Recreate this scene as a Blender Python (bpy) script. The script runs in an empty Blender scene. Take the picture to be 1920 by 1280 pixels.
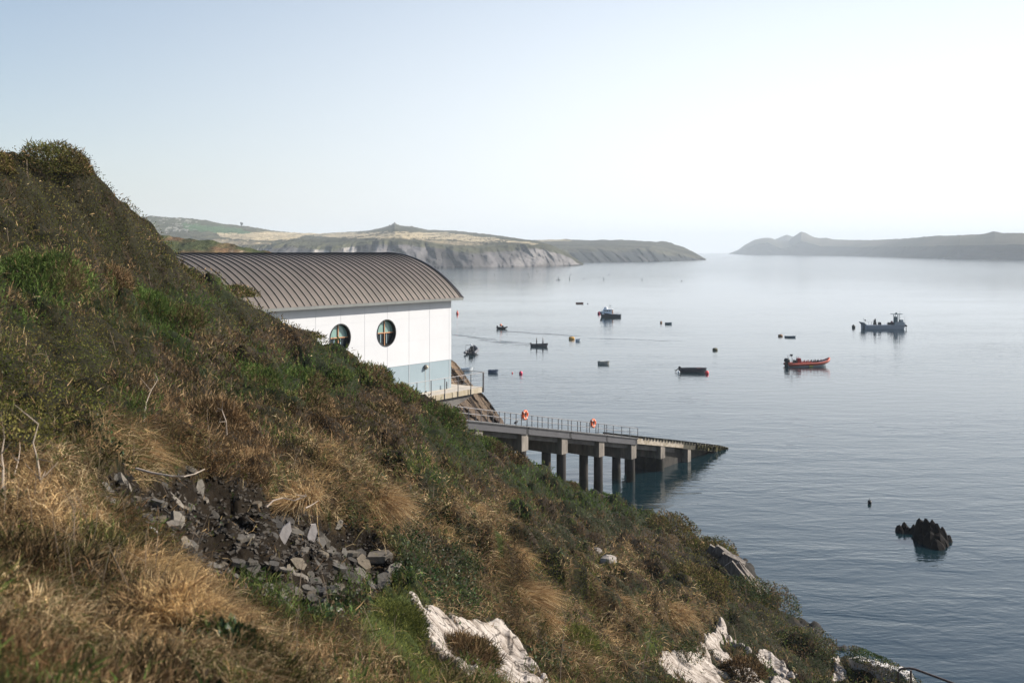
import bpy, math, random
import numpy as np
from mathutils import Vector, Matrix
random.seed(7)
RNG = np.random.default_rng(7)
R = math.radians
# ------------------------------------------------------------------ camera, sky, sun, exposure
F, H, CX, HY = 1900.0, 22.0, 960.0, 470.0      # focal length (photo pixels), eye height above the sea, horizon row
sc = bpy.context.scene
col = sc.collection
cd = bpy.data.cameras.new('camera'); cam = bpy.data.objects.new('camera', cd); col.objects.link(cam)
cam.location = (0, 0, H); cam.rotation_euler = (R(90), 0, 0)
cd.sensor_width = 36; cd.lens = F / 1920 * 36; cd.shift_y = -(640 - HY) / 1920
cd.clip_start = 0.1; cd.clip_end = 60000
cd.dof.use_dof = True; cd.dof.focus_distance = 62; cd.dof.aperture_fstop = 2.6
sc.camera = cam
SUN_AZ, SUN_EL = 74, 33                        # clockwise from the view direction, above the horizon
wd = bpy.data.worlds.new('World'); sc.world = wd; wd.use_nodes = True
wn = wd.node_tree.nodes; wl = wd.node_tree.links
sky = wn.new('ShaderNodeTexSky'); sky.sky_type = 'NISHITA'; sky.sun_disc = False
sky.sun_elevation = R(SUN_EL); sky.sun_rotation = R(SUN_AZ)
sky.altitude = 20; sky.air_density = 1.0; sky.dust_density = 1.6; sky.ozone_density = 1.0
# thin haze: the sky pales towards the horizon, most on the sun's side
hs = wn.new('ShaderNodeHueSaturation'); hs.inputs['Saturation'].default_value = 1.3; wl.new(sky.outputs[0], hs.inputs['Color'])
geo = wn.new('ShaderNodeTexCoord'); sx = wn.new('ShaderNodeSeparateXYZ'); wl.new(geo.outputs['Generated'], sx.inputs[0])
def mrange(src, a, b, c, d):
    m = wn.new('ShaderNodeMapRange'); m.interpolation_type = 'SMOOTHSTEP'
    for i, v in enumerate((a, b, c, d)): m.inputs[i + 1].default_value = v
    wl.new(src, m.inputs[0]); return m.outputs[0]
el = mrange(sx.outputs[2], -.02, .62, 1.0, 0.0)
dt = wn.new('ShaderNodeVectorMath'); dt.operation = 'DOT_PRODUCT'; wl.new(geo.outputs['Generated'], dt.inputs[0])
dt.inputs[1].default_value = (math.sin(R(SUN_AZ)), math.cos(R(SUN_AZ)), 0)
side = mrange(dt.outputs['Value'], -.75, .55, .06, 1.0); glow = mrange(dt.outputs['Value'], -.35, .68, 6.7, 9.0)
fm = wn.new('ShaderNodeMath'); fm.operation = 'MULTIPLY'; wl.new(el, fm.inputs[0]); wl.new(side, fm.inputs[1])
pale = wn.new('ShaderNodeVectorMath'); pale.operation = 'SCALE'; pale.inputs[0].default_value = (.95, .99, 1.035); wl.new(glow, pale.inputs[3])
mw = wn.new('ShaderNodeMix'); mw.data_type = 'RGBA'; wl.new(fm.outputs[0], mw.inputs[0]); wl.new(hs.outputs[0], mw.inputs[6]); wl.new(pale.outputs[0], mw.inputs[7])
wl.new(mw.outputs[2], wn['Background'].inputs[0]); wn['Background'].inputs[1].default_value = 0.083
sd = bpy.data.lights.new('sun', 'SUN'); so = bpy.data.objects.new('sun', sd); col.objects.link(so)
sd.energy = 5.0; sd.angle = R(0.6); sd.color = (1.0, 0.925, 0.83)
sdir = Vector((math.sin(R(SUN_AZ)) * math.cos(R(SUN_EL)), math.cos(R(SUN_AZ)) * math.cos(R(SUN_EL)), math.sin(R(SUN_EL))))
so.rotation_euler = sdir.to_track_quat('Z', 'Y').to_euler()
so.location = (60, 20, 60)
sc.view_settings.view_transform = 'Standard'; sc.view_settings.look = 'None'
sc.view_settings.exposure = 0.72; sc.view_settings.gamma = 1.0
sc.cycles.use_denoising = True
sc.cycles.max_bounces = 6; sc.cycles.diffuse_bounces = 2; sc.cycles.glossy_bounces = 3
sc.cycles.transmission_bounces = 4; sc.cycles.transparent_max_bounces = 8; sc.cycles.volume_bounces = 2
sc.cycles.sample_clamp_indirect = 4

# ------------------------------------------------------------------ helpers
def P(px, py, D): return ((px - CX) / F * D, D, H - (py - HY) / F * D)     # a point at a known distance
def Wp(px, py): D = H * F / (py - HY); return ((px - CX) / F * D, D, 0.0)  # a point on the water

def tag(o, label=None, cat=None, group=None, kind=None):
    if label: o['label'] = label
    if cat: o['category'] = cat
    if group: o['group'] = group
    if kind: o['kind'] = kind
    return o
def empty(name, loc, rz=0, label=None, cat=None, group=None, sc_=1):
    o = bpy.data.objects.new(name, None); col.objects.link(o)
    o.location = loc; o.rotation_euler = (0, 0, rz); o.scale = (sc_,) * 3; o.empty_display_size = .3
    return tag(o, label, cat, group)
def kids(o): return [c for c in bpy.data.objects if c.parent == o]
def copy_tree(o, parent=None):
    c = o.copy(); col.objects.link(c)
    if parent: c.parent = parent
    for ch in kids(o): copy_tree(ch, c)
    return c

class MB:
    def __init__(s): s.v = []; s.f = []; s.m = []; s.mi = 0
    def add(s, vs, fs):
        n = len(s.v); s.v += [tuple(map(float, v)) for v in vs]; s.f += [tuple(i + n for i in f) for f in fs]; s.m += [s.mi] * len(fs)
    def box(s, c, d, rz=0, M=None, taper=1.0):
        vs = []
        for z in (-.5, .5):
            k = taper if z > 0 else 1
            for x, y in ((-.5, -.5), (.5, -.5), (.5, .5), (-.5, .5)):
                v = Vector((x * d[0] * k, y * d[1] * k, z * d[2]))
                if rz: v = Matrix.Rotation(rz, 3, 'Z') @ v
                if M: v = M @ v
                vs.append(v + Vector(c))
        s.add(vs, [(0, 3, 2, 1), (4, 5, 6, 7), (0, 1, 5, 4), (1, 2, 6, 5), (2, 3, 7, 6), (3, 0, 4, 7)]); return s
    def tube(s, pts, r, n=8, closed=False):
        pts = [Vector(p) for p in pts]; rs = r if isinstance(r, (list, tuple)) else [r] * len(pts); m = len(pts); vs = []
        for i, p in enumerate(pts):
            a = pts[(i - 1) % m] if (closed or i) else p; b = pts[(i + 1) % m] if (closed or i < m - 1) else p
            t = (b - a).normalized(); up = Vector((0, 0, 1)) if abs(t.z) < .9 else Vector((1, 0, 0))
            u = t.cross(up).normalized(); w = u.cross(t)
            for k in range(n): an = 2 * math.pi * k / n; vs.append(p + (u * math.cos(an) + w * math.sin(an)) * rs[i])
        fs = [(i * n + k, i * n + (k + 1) % n, ((i + 1) % m) * n + (k + 1) % n, ((i + 1) % m) * n + k) for i in range(m if closed else m - 1) for k in range(n)]
        if not closed: fs += [tuple(range(n))[::-1], tuple((m - 1) * n + k for k in range(n))]
        s.add(vs, fs); return s
    def lathe(s, c, prof, n=16, axis=None):
        vs = []
        M = Vector((0, 0, 1)).rotation_difference(Vector(axis)).to_matrix() if axis is not None else Matrix.Identity(3)
        for r, z in prof:
            for k in range(n): a = 2 * math.pi * k / n; vs.append(M @ Vector((r * math.cos(a), r * math.sin(a), z)) + Vector(c))
        m = len(prof)
        fs = [(i * n + k, i * n + (k + 1) % n, (i + 1) * n + (k + 1) % n, (i + 1) * n + k) for i in range(m - 1) for k in range(n)]
        fs += [tuple(range(n))[::-1], tuple((m - 1) * n + k for k in range(n))]
        s.add(vs, fs); return s
    def ball(s, c, r, sz=1.0, n=14):
        return s.lathe(c, [(max(r * math.sin(a), .002), -r * sz * math.cos(a)) for a in [math.pi * i / 9 for i in range(10)]], n)
    def build(s, name, mat, parent=None, smooth=False, bevel=0):
        me = bpy.data.meshes.new(name); me.from_pydata(s.v, [], s.f)
        for mm in (mat if isinstance(mat, (list, tuple)) else [mat]): me.materials.append(mm)
        if any(s.m): me.polygons.foreach_set('material_index', s.m)
        if smooth: me.polygons.foreach_set('use_smooth', [True] * len(me.polygons))
        me.update()
        o = bpy.data.objects.new(name, me); col.objects.link(o)
        if parent: o.parent = parent
        if bevel:
            b = o.modifiers.new('b', 'BEVEL'); b.width = bevel; b.segments = 2; b.limit_method = 'ANGLE'
        return o

def np_mesh(name, V, Fc, C=None, mat=None, parent=None, smooth=False):
    """V (n,3); Fc list of (m,k) int arrays; C (n,3) point colours."""
    me = bpy.data.meshes.new(name); me.vertices.add(len(V)); me.vertices.foreach_set('co', np.asarray(V, np.float32).ravel())
    loops = np.concatenate([f.ravel() for f in Fc]).astype(np.int32)
    tot = np.concatenate([np.full(len(f), f.shape[1], np.int32) for f in Fc])
    st = np.concatenate([[0], np.cumsum(tot)[:-1]]).astype(np.int32)
    me.loops.add(len(loops)); me.loops.foreach_set('vertex_index', loops)
    me.polygons.add(len(tot)); me.polygons.foreach_set('loop_start', st); me.polygons.foreach_set('loop_total', tot)
    me.polygons.foreach_set('use_smooth', np.full(len(tot), smooth))
    me.update(calc_edges=True)
    if C is not None:
        a = me.color_attributes.new('Col', 'FLOAT_COLOR', 'POINT')
        a.data.foreach_set('color', np.c_[C, np.ones(len(C))].astype(np.float32).ravel())
    if mat: me.materials.append(mat)
    o = bpy.data.objects.new(name, me); col.objects.link(o)
    if parent: o.parent = parent
    return o

# numpy noise
def _h(ix, iy, s):
    n = (ix.astype(np.int64) * 374761393 + iy.astype(np.int64) * 668265263 + s * 2147483647) & 0xffffffff
    n = ((n ^ (n >> 13)) * 1274126177) & 0xffffffff
    n = ((n ^ (n >> 16)) * 2246822519) & 0xffffffff
    return ((n ^ (n >> 15)) & 0xffffff) / float(0xffffff)
def vn(x, y, s=0):
    x = np.asarray(x, float); y = np.asarray(y, float)
    ix = np.floor(x); iy = np.floor(y); fx = x - ix; fy = y - iy; fx = fx * fx * (3 - 2 * fx); fy = fy * fy * (3 - 2 * fy)
    a = _h(ix, iy, s); b = _h(ix + 1, iy, s); c = _h(ix, iy + 1, s); d = _h(ix + 1, iy + 1, s)
    return (a + (b - a) * fx) * (1 - fy) + (c + (d - c) * fx) * fy
def fbm(x, y, s=0, o=4):
    r = 0; a = .5; t = 0
    for i in range(o): r = r + a * vn(x * 2 ** i + 17.3 * i, y * 2 ** i - 9.1 * i, s + i); t += a; a *= .5
    return r / t
def bumps(x, y, cell, s=0):
    """rounded mounds on a jittered grid, 0..1"""
    gx = np.floor(x / cell); gy = np.floor(y / cell); out = np.zeros_like(x)
    for i in (-1, 0, 1):
        for j in (-1, 0, 1):
            cx = (gx + i + .15 + .7 * _h(gx + i, gy + j, s)) * cell; cy = (gy + j + .15 + .7 * _h(gx + i, gy + j, s + 1)) * cell
            rr = (.45 + .5 * _h(gx + i, gy + j, s + 2)) * cell; hh = .45 + .55 * _h(gx + i, gy + j, s + 3)
            d = ((x - cx) ** 2 + (y - cy) ** 2) / rr ** 2
            out = np.maximum(out, hh * np.sqrt(np.clip(1 - d, 0, 1)))
    return out

# ------------------------------------------------------------------ materials
def nodes(name):
    m = bpy.data.materials.new(name); m.use_nodes = True
    return m, m.node_tree.nodes, m.node_tree.links, m.node_tree.nodes['Principled BSDF']
def mat(name, c, rough=.6, metal=0, var=.25, scale=3, bump=0, c2=None, coat=0, stretch=None, spec=.3):
    m, n, l, b = nodes(name); b.inputs['Specular IOR Level'].default_value = spec
    tc = n.new('ShaderNodeTexCoord'); mp = n.new('ShaderNodeMapping'); l.new(tc.outputs['Object'], mp.inputs[0])
    if stretch: mp.inputs['Scale'].default_value = stretch
    t = n.new('ShaderNodeTexNoise'); t.inputs['Scale'].default_value = scale; t.inputs['Detail'].default_value = 6; t.inputs['Roughness'].default_value = .65
    l.new(mp.outputs[0], t.inputs[0])
    r = n.new('ShaderNodeValToRGB'); r.color_ramp.elements[0].position = .35; r.color_ramp.elements[1].position = .68
    c2 = c2 or tuple(x * (1 - var) for x in c)
    r.color_ramp.elements[0].color = (*c2, 1); r.color_ramp.elements[1].color = (*c, 1)
    l.new(t.outputs[0], r.inputs[0]); l.new(r.outputs[0], b.inputs['Base Color'])
    b.inputs['Roughness'].default_value = rough; b.inputs['Metallic'].default_value = metal
    if coat: b.inputs['Coat Weight'].default_value = coat
    if bump:
        bp = n.new('ShaderNodeBump'); bp.inputs['Strength'].default_value = bump; bp.inputs['Distance'].default_value = .05
        l.new(t.outputs[0], bp.inputs['Height']); l.new(bp.outputs[0], b.inputs['Normal'])
    return m
def veg_mat(name, trans=.25, gloss=0.0, rough=.45):
    m, n, l, b = nodes(name); n.remove(b); out = n['Material Output']
    a = n.new('ShaderNodeAttribute'); a.attribute_name = 'Col'
    d = n.new('ShaderNodeBsdfDiffuse'); t = n.new('ShaderNodeBsdfTranslucent'); mx = n.new('ShaderNodeMixShader'); mx.inputs[0].default_value = trans
    l.new(a.outputs[0], d.inputs[0]); l.new(a.outputs[0], t.inputs[0]); l.new(d.outputs[0], mx.inputs[1]); l.new(t.outputs[0], mx.inputs[2])
    last = mx
    if gloss:
        g = n.new('ShaderNodeBsdfGlossy'); g.inputs['Roughness'].default_value = rough; m2 = n.new('ShaderNodeMixShader'); m2.inputs[0].default_value = gloss
        l.new(mx.outputs[0], m2.inputs[1]); l.new(g.outputs[0], m2.inputs[2]); last = m2
    l.new(last.outputs[0], out.inputs[0]); return m
def col_mat(name, rough=.9, ns=1.0, amt=.35, bump=.3, dist=.2):
    """vertex colour with noise grain and bump"""
    m, n, l, b = nodes(name); a = n.new('ShaderNodeAttribute'); a.attribute_name = 'Col'
    tc = n.new('ShaderNodeTexCoord'); t = n.new('ShaderNodeTexNoise'); t.inputs['Scale'].default_value = ns; t.inputs['Detail'].default_value = 8; t.inputs['Roughness'].default_value = .7
    l.new(tc.outputs['Object'], t.inputs[0])
    mr = n.new('ShaderNodeMapRange'); mr.inputs[1].default_value = .3; mr.inputs[2].default_value = .7; mr.inputs[3].default_value = 1 - amt; mr.inputs[4].default_value = 1 + amt
    l.new(t.outputs[0], mr.inputs[0]); mx = n.new('ShaderNodeVectorMath'); mx.operation = 'SCALE'
    l.new(a.outputs[0], mx.inputs[0]); l.new(mr.outputs[0], mx.inputs[3]); l.new(mx.outputs[0], b.inputs['Base Color'])
    b.inputs['Roughness'].default_value = rough; b.inputs['Specular IOR Level'].default_value = .05
    bp = n.new('ShaderNodeBump'); bp.inputs['Strength'].default_value = bump; bp.inputs['Distance'].default_value = dist
    l.new(t.outputs[0], bp.inputs['Height']); l.new(bp.outputs[0], b.inputs['Normal']); return m
NVEG, HAZE, KP = 3200000, .00015, .55
# ------------------------------------------------------------------ the hillside: heights through known points
CP = [  # photo column, row, distance: skyline of the near slope
 (0,302,30),(28,318,30.5),(50,322,31),(95,300,33),(0,400,37),(40,390,38),(20,385,41),(-80,370,42),(0,400,46),(100,360,42),(180,400,43),(250,450,44),(290,500,46),(135,308,34.5),(160,335,35.5),(190,372,37),(220,410,39),(240,425,41),(270,480,43),(320,500,45),(400,532,47),(480,566,48),(540,602,48),
 (600,640,48),(650,675,48),(700,708,48),(760,748,50),(800,772,52),(850,800,55),(905,842,57),(975,872,61),(1050,915,66),(1120,938,72),
 (1200,962,75),(1260,990,75),(1350,1040,71),(1420,1108,65),(1480,1165,58),(1560,1218,54),
 # slope
 (0,420,26),(150,400,32),(0,560,20),(150,560,24),(300,600,30),(450,630,38),(550,670,43),(0,700,15),(200,700,19),(350,720,24),(550,740,32),(650,770,38),(750,800,42),
 (0,850,11),(150,860,12.5),(300,850,15),(450,820,19),(600,860,22),(750,860,30),(850,860,42),(900,900,44),(1050,970,54),(1200,1020,62),(1300,1070,60),
 (0,930,9.3),(200,930,10.6),(350,1000,11.2),(500,1000,12.6),(650,1050,14.2),(740,1085,16.5),(350,905,13.0),(520,930,15.5),(660,970,18.5),(450,1090,10.8),(600,1110,12.4),
 (0,1050,7.5),(200,1080,8.2),(400,1150,9),(600,1180,10.6),(800,1150,15.5),(780,1000,21),(900,1000,26),(1000,1050,32),(1100,1060,40),(1150,1100,39),
 (0,1280,4.8),(300,1280,5.8),(600,1280,8.5),(850,1280,13),(900,1200,17),(1000,1230,20),(1100,1200,27),(1100,1290,22),(1300,1280,30),(1250,1150,38),(1400,1150,48),
 (1400,1290,35),(1520,1290,39),(1500,1230,45),(1600,1290,43),(1640,1290,43)]
WPT = [ # plain world points: sea floor off the shore, land behind and beside the viewer
 (9,96,-2),(14,90,-2),(18.5,82,-2.5),(20,74,-2),(20.5,66,-1.8),(20.5,60,-1.5),(22,54,-1.5),(24,47,-1.5),(24,40,-1),(25,30,0),(30,10,0),(28,20,0),(4,82,2),(0,88,3),(-8,84,8),(5,100,-2),
 (-20,95,6),(-26,72,12),(-30,60,17),(-38,62,18),(-45,50,24),(-34,42,26.5),(-30,32,27),(-22,16,25),(-12,3,22.6),(0,0,20.3),(0,-6,20.4),(-8,-8,21.5),(4,2,18.2),(7,10,14),(10,20,10),
 (14,30,7),(18,38,4),(12,5,13),(-60,80,20),(-60,40,30),(-50,10,28),(-6,57,13.6),(-9,59,14),(-4.5,66,9.5),(0,72,6.5),(-14,66,12),(-14,56,15.2),(-20,56,17)]
def _cp():
    out = []
    for a in CP:
        x, y, z = P(*a); r = a[2]; out.append((x, y, z - (.12 if r < 14 else .3)))
    return np.array(out + [tuple(map(float, w)) for w in WPT])
_C = _cp()
def _k(d2): return np.sqrt(d2 + 2.0)
_A = _k(((_C[:, None, :2] - _C[None, :, :2]) ** 2).sum(-1)); _n = len(_C)
_M = np.zeros((_n + 3, _n + 3)); _M[:_n, :_n] = _A - np.eye(_n) * .05; _M[:_n, _n] = 1; _M[:_n, n1 := _n + 1] = _C[:, 0]; _M[:_n, _n + 2] = _C[:, 1]; _M[_n:, :_n] = _M[:_n, _n:].T
_w = np.linalg.solve(_M, np.r_[_C[:, 2], 0, 0, 0])
def T0(x, y):
    x = np.asarray(x, float); y = np.asarray(y, float); sh = x.shape; x = x.ravel(); y = y.ravel(); out = np.empty(len(x))
    for i in range(0, len(x), 40000):
        a, b = x[i:i + 40000], y[i:i + 40000]
        K = _k((a[:, None] - _C[None, :, 0]) ** 2 + (b[:, None] - _C[None, :, 1]) ** 2)
        out[i:i + 40000] = K @ _w[:_n] + _w[_n] + _w[_n + 1] * a + _w[_n + 2] * b
    return out.reshape(sh)
def proj(x, y, z):
    y = np.maximum(y, .3); return CX + F * x / y, HY + F * (H - z) / y

def inpoly(px, py, poly):
    r = np.zeros(np.shape(px), bool); n = len(poly)
    for i in range(n):
        x1, y1 = poly[i]; x2, y2 = poly[(i + 1) % n]
        if y1 == y2: continue
        c = ((y1 > py) != (y2 > py)) & (px < (x2 - x1) * (py - y1) / (y2 - y1) + x1); r ^= c
    return r
def ground_poly(poly): # outline on the slope, as seen in the photograph, to ground coordinates
    out = []
    for px, py in poly:
        D = np.exp(np.linspace(np.log(3.5), np.log(90), 900)); z = T0((px - CX) / F * D, D); zz = H - (py - HY) / F * D
        k = np.argmax(z >= zz) if (z >= zz).any() else len(D) - 1
        out.append(((px - CX) / F * D[k], D[k]))
    return out
def hit(px, py):
    x, y = ground_poly([(px, py)])[0]; return (float(x), float(y), float(T0(np.array([x]), np.array([y]))[0]))
SCREE = ground_poly([(180,925),(240,893),(330,885),(430,905),(540,925),(620,950),(690,985),(735,1040),(748,1090),(700,1118),(620,1112),(560,1135),(500,1132),(450,1090),(350,1062),(320,1000),(250,965),(190,945)])
ROCKS = [ground_poly(p) for p in (
 [(775,1140),(795,1135),(850,1165),(890,1168),(930,1195),(960,1215),(1000,1255),(1030,1300),(960,1330),(850,1300),(800,1230),(785,1200)],
 [(1245,1215),(1300,1205),(1330,1195),(1352,1175),(1375,1200),(1400,1225),(1440,1260),(1480,1300),(1400,1340),(1300,1310),(1250,1265)],
 [(1405,1215),(1440,1222),(1480,1250),(1500,1290),(1470,1290),(1430,1250)],
 [(1552,1262),(1575,1250),(1610,1290),(1560,1300)])]
def warp(x, y, a=.25, f=1.7): return x + (fbm(x * f, y * f, 31) - .5) * 2 * a, y + (fbm(x * f, y * f, 47) - .5) * 2 * a
def in_scree(x, y): a, b = warp(x, y, .20, 1.6); return inpoly(a, b, SCREE)
def in_rock(x, y, k=None):
    a, b = warp(x, y, .45, .9); r = np.zeros(np.shape(x), bool)
    for i, p in enumerate(ROCKS):
        if k is None or k == i: r |= inpoly(a, b, p)
    return r & (fbm(x * .9 + 5, y * .9, 63) < .68)
# plant cover: soft patches laid out over the slope; types 0 dark scrub 1 brown scrub 2 gorse 3 dry grass 4 ivy 5 moss
PATCH = [
 (3,290,840,110,60,2.6),(3,120,870,70,40,1.2),(3,660,930,110,90,2.4),(3,560,880,60,70,1.2),(0,60,780,150,80,1.0),(0,200,640,90,50,.8),(3,120,1120,230,150,2.0),(3,330,1120,110,80,1.4),(3,560,1220,190,80,1.6),(0,60,1000,50,25,1.8),(4,230,1110,50,30,1.6),(0,420,1240,60,25,1.5),(1,330,1220,50,60,1.6),(0,160,1180,50,40,1.3),(4,640,1150,60,25,1.6),(0,640,1250,60,25,1.5),(3,260,1260,300,60,2.2),
 (3,940,1050,32,100,2.5),(3,1000,1150,35,60,2.2),(3,1130,1150,70,60,1.4),(3,1180,1060,60,40,.9),(3,1290,1150,80,40,1.5),(0,1060,1090,50,40,1.1),(4,870,1060,40,40,1.4),(5,1200,1210,60,25,1.1),(4,1160,1100,40,30,1.2),(3,860,960,60,60,1.2),(3,1070,1250,90,50,1.2),(3,60,960,90,50,2.0),(3,870,1200,40,40,.8),
 (2,70,520,80,50,1.7),(2,280,590,100,50,2.2),(2,470,715,50,45,1.8),(2,595,715,70,30,1.6),(2,640,650,60,40,1.1),(2,850,800,70,35,1.7),(2,890,850,50,30,1.2),(2,1050,900,70,25,1.7),(2,1140,940,90,25,1.7),(2,1220,960,60,25,1.3),
 (2,980,890,60,25,1.0),(2,720,700,40,25,1.2),(2,40,640,60,40,.7),
 (1,190,520,80,60,1.6),(1,90,470,90,30,.7),(1,380,650,60,40,1.2),(1,400,760,80,60,1.8),(1,620,790,90,50,1.9),(1,720,800,60,50,1.7),(1,520,640,70,40,1.1),(1,450,870,70,40,1.4),(1,760,760,50,30,1.2),(1,250,710,110,50,.9),
 (1,960,860,60,30,1.2),(1,880,930,60,30,1.0),(1,1010,960,70,25,1.0),(1,1160,1010,60,30,.9),(1,1250,1030,70,40,1.2),(1,110,340,60,60,.2),(1,600,620,50,30,1.5),(1,330,540,60,40,.8),
 (0,100,640,160,80,1.4),(0,110,370,190,100,2.3),(0,250,450,80,60,1.5),(0,60,780,110,60,1.6),(0,330,500,120,50,1.2),(0,480,600,70,30,1.0),(0,1330,1060,90,50,1.8),(0,1420,1130,60,50,1.8),(0,1510,1200,50,30,1.2),(0,820,830,30,30,.8),(0,520,780,40,40,.8),
 (4,800,1010,90,80,1.2),(4,1130,990,110,40,1.5),(4,860,1130,60,50,1.2),(4,1000,1225,90,35,1.5),(4,1380,1110,80,60,1.3),(4,1400,1180,60,30,1.7),(4,1540,1230,60,30,1.8),(4,760,930,50,40,1.0),(4,1240,1180,40,30,1.3),(4,150,820,40,20,.9),(4,890,1230,60,40,.6),
 (5,735,1170,55,70,3.2),(5,1085,1225,40,35,1.3),(5,790,1260,50,40,1.5),(5,300,1170,60,40,.5),(5,20,900,60,20,.8)]
def cover(x, y, z, jit=1.0, rng=RNG):
    px, py = proj(x, y, z); L = np.full((6, len(x)), .35); L[5] = 0; L[1] = .18; L[4] = .15; L[3] = .05 + .25 * (py > 860)
    for t, a, b, ra, rb, w in PATCH: L[t] += w * np.exp(-((px - a) / ra) ** 2 - ((py - b) / rb) ** 2)
    for t in range(6): L[t] += 1.5 * (fbm(x * .55, y * .55, 100 + t * 7, 3) - .5) + 1.3 * (vn(x * 1.9, y * 1.9, 160 + t) - .5)
    L += rng.gumbel(0, .16 * jit, L.shape); a_ = L.argmax(0)
    # mixed sward: greener, browner and leafy spots inside the dry grass
    v1 = vn(x * 3.1, y * 3.1, 201) + (rng.random(len(x)) - .5) * .3; v2 = vn(x * 2.2 + 9, y * 2.2, 207) + (rng.random(len(x)) - .5) * .3; g = a_ == 3
    a_ = np.where(g & (v1 > .72), 1, a_); a_ = np.where(g & (v2 > .84), 0, a_); a_ = np.where(g & (v2 < .14), 4, a_); a_ = np.where(g & (v1 < .10), 5, a_)
    o = (a_ == 0) | (a_ == 4); a_ = np.where(o & (v1 > .82), 1, a_); a_ = np.where(o & (v2 > .86) & (py > 800), 3, a_); a_ = np.where((a_ == 1) & (v2 > .84), 0, a_)
    return a_
def T(x, y):
    """ground with shrub mounds"""
    x = np.asarray(x, float); y = np.asarray(y, float); z = T0(x, y); r = np.hypot(x, y)
    far = np.clip((r - 9) / 25, 0, 1)
    g = bumps(x, y, 3.2, 3) * .95 * far + bumps(x, y, 1.35, 9) * (.24 + .42 * far) + bumps(x, y, .55, 15) * (.20 - .02 * far) + bumps(x, y, .95, 19) * .28 * (1 - far)
    k = np.clip((fbm(x * .5, y * .5, 5) - .28) * 3, .45, 1.1)
    s0 = in_scree(x, y); s = s0 | in_rock(x, y); sf = s0.astype(float); rf_ = in_rock(x, y).astype(float)
    if s.any():
        for a_ in range(8):
            c_, s_ = math.cos(a_ * .785), math.sin(a_ * .785); sf = sf + in_scree(x + .30 * c_, y + .30 * s_); rf_ = rf_ + .5 * in_rock(x + .45 * c_, y + .45 * s_) + .5 * in_rock(x + .9 * c_, y + .9 * s_)
        sf = sf / 9; rf_ = rf_ / 9
    g = g * (1 - .85 * np.exp(-((x + 4.0) / 1.3) ** 2 - ((y - 10.0) / 1.4) ** 2))
    g = g * k * (1 - np.clip(rf_ * 1.3, 0, 1)) * (1 - sf) + sf * (-.14 - .34 * np.clip((fbm(x * .9 + 3, y * .9, 23) - .40) * 5, 0, 1) + (fbm(x * 3.5, y * 3.5, 24) - .5) * .3)
    dx = (x + 9) * .8 - (y - 58) * .6  # towards the water from the building line
    z = z + g - .46 * far + (fbm(x * 2.5, y * 2.5, 77) - .5) * .08
    # the building stands in a cutting
    u = (x + 4.07) * .6 + (y - 67.86) * .8; n = -(x + 4.07) * .8 + (y - 67.86) * .6
    w = np.clip((n + 1.3) / .9, 0, 1) * np.clip((u + 26) / 2, 0, 1) * np.clip((3 - u) / 1.5, 0, 1)
    return np.where(w > 0, z * (1 - w) + np.minimum(z, 11.6) * w, z)
th = np.linspace(R(-72), R(58), 820); rr = np.exp(np.linspace(np.log(1.2), np.log(118), 620))
TH, RR = np.meshgrid(th, rr); GX = RR * np.sin(TH); GY = RR * np.cos(TH); GZ = T(GX, GY)
sm = in_scree(GX, GY)
led = np.where(sm, (np.abs(((GZ * 3.1 + fbm(GX * 1.2, GY * 1.2, 9) * 2) % 1) - .5)) * .16 + (fbm(GX * 5, GY * 5, 19) - .5) * .16 - .08, 0)
GZ = GZ + led
nr, nt = GX.shape; idx = np.arange(nr * nt).reshape(nr, nt)
q = np.stack([idx[:-1, :-1], idx[1:, :-1], idx[1:, 1:], idx[:-1, 1:]], -1).reshape(-1, 4)[:, ::-1]
q = q[(GZ.ravel()[q].max(1) > -1.6)]
ct = cover(GX.ravel(), GY.ravel(), GZ.ravel(), .3)
base = np.array([(.018,.017,.010),(.030,.023,.016),(.016,.020,.009),(.060,.042,.022),(.018,.019,.010),(.035,.045,.014)])
c = base[ct] * (.6 + .8 * fbm(GX.ravel() * 4, GY.ravel() * 4, 21))[:, None]
c[sm.ravel()] = np.array([.013, .010, .007])
shore = np.clip((1.3 - GZ.ravel()) / .6, 0, 1)[:, None]; c = c * (1 - shore) + np.array([.035, .033, .03]) * shore
hill = np_mesh('hillside', np.c_[GX.ravel(), GY.ravel(), GZ.ravel()], [q], c, col_mat('hill_soil', ns=6, amt=.5, bump=.6, dist=.06), smooth=True)
tag(hill, kind='structure')
def TG(x, y):
    """height read back from the hillside grid"""
    a = (np.arctan2(x, y) - th[0]) / (th[1] - th[0]); b = (np.log(np.hypot(x, y)) - np.log(rr[0])) / (np.log(rr[1]) - np.log(rr[0]))
    a = np.clip(a, 0, len(th) - 1.001); b = np.clip(b, 0, len(rr) - 1.001); i = a.astype(int); j = b.astype(int); a = a - i; b = b - j
    return (GZ[j, i] * (1 - a) + GZ[j, i + 1] * a) * (1 - b) + (GZ[j + 1, i] * (1 - a) + GZ[j + 1, i + 1] * a) * b

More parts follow.
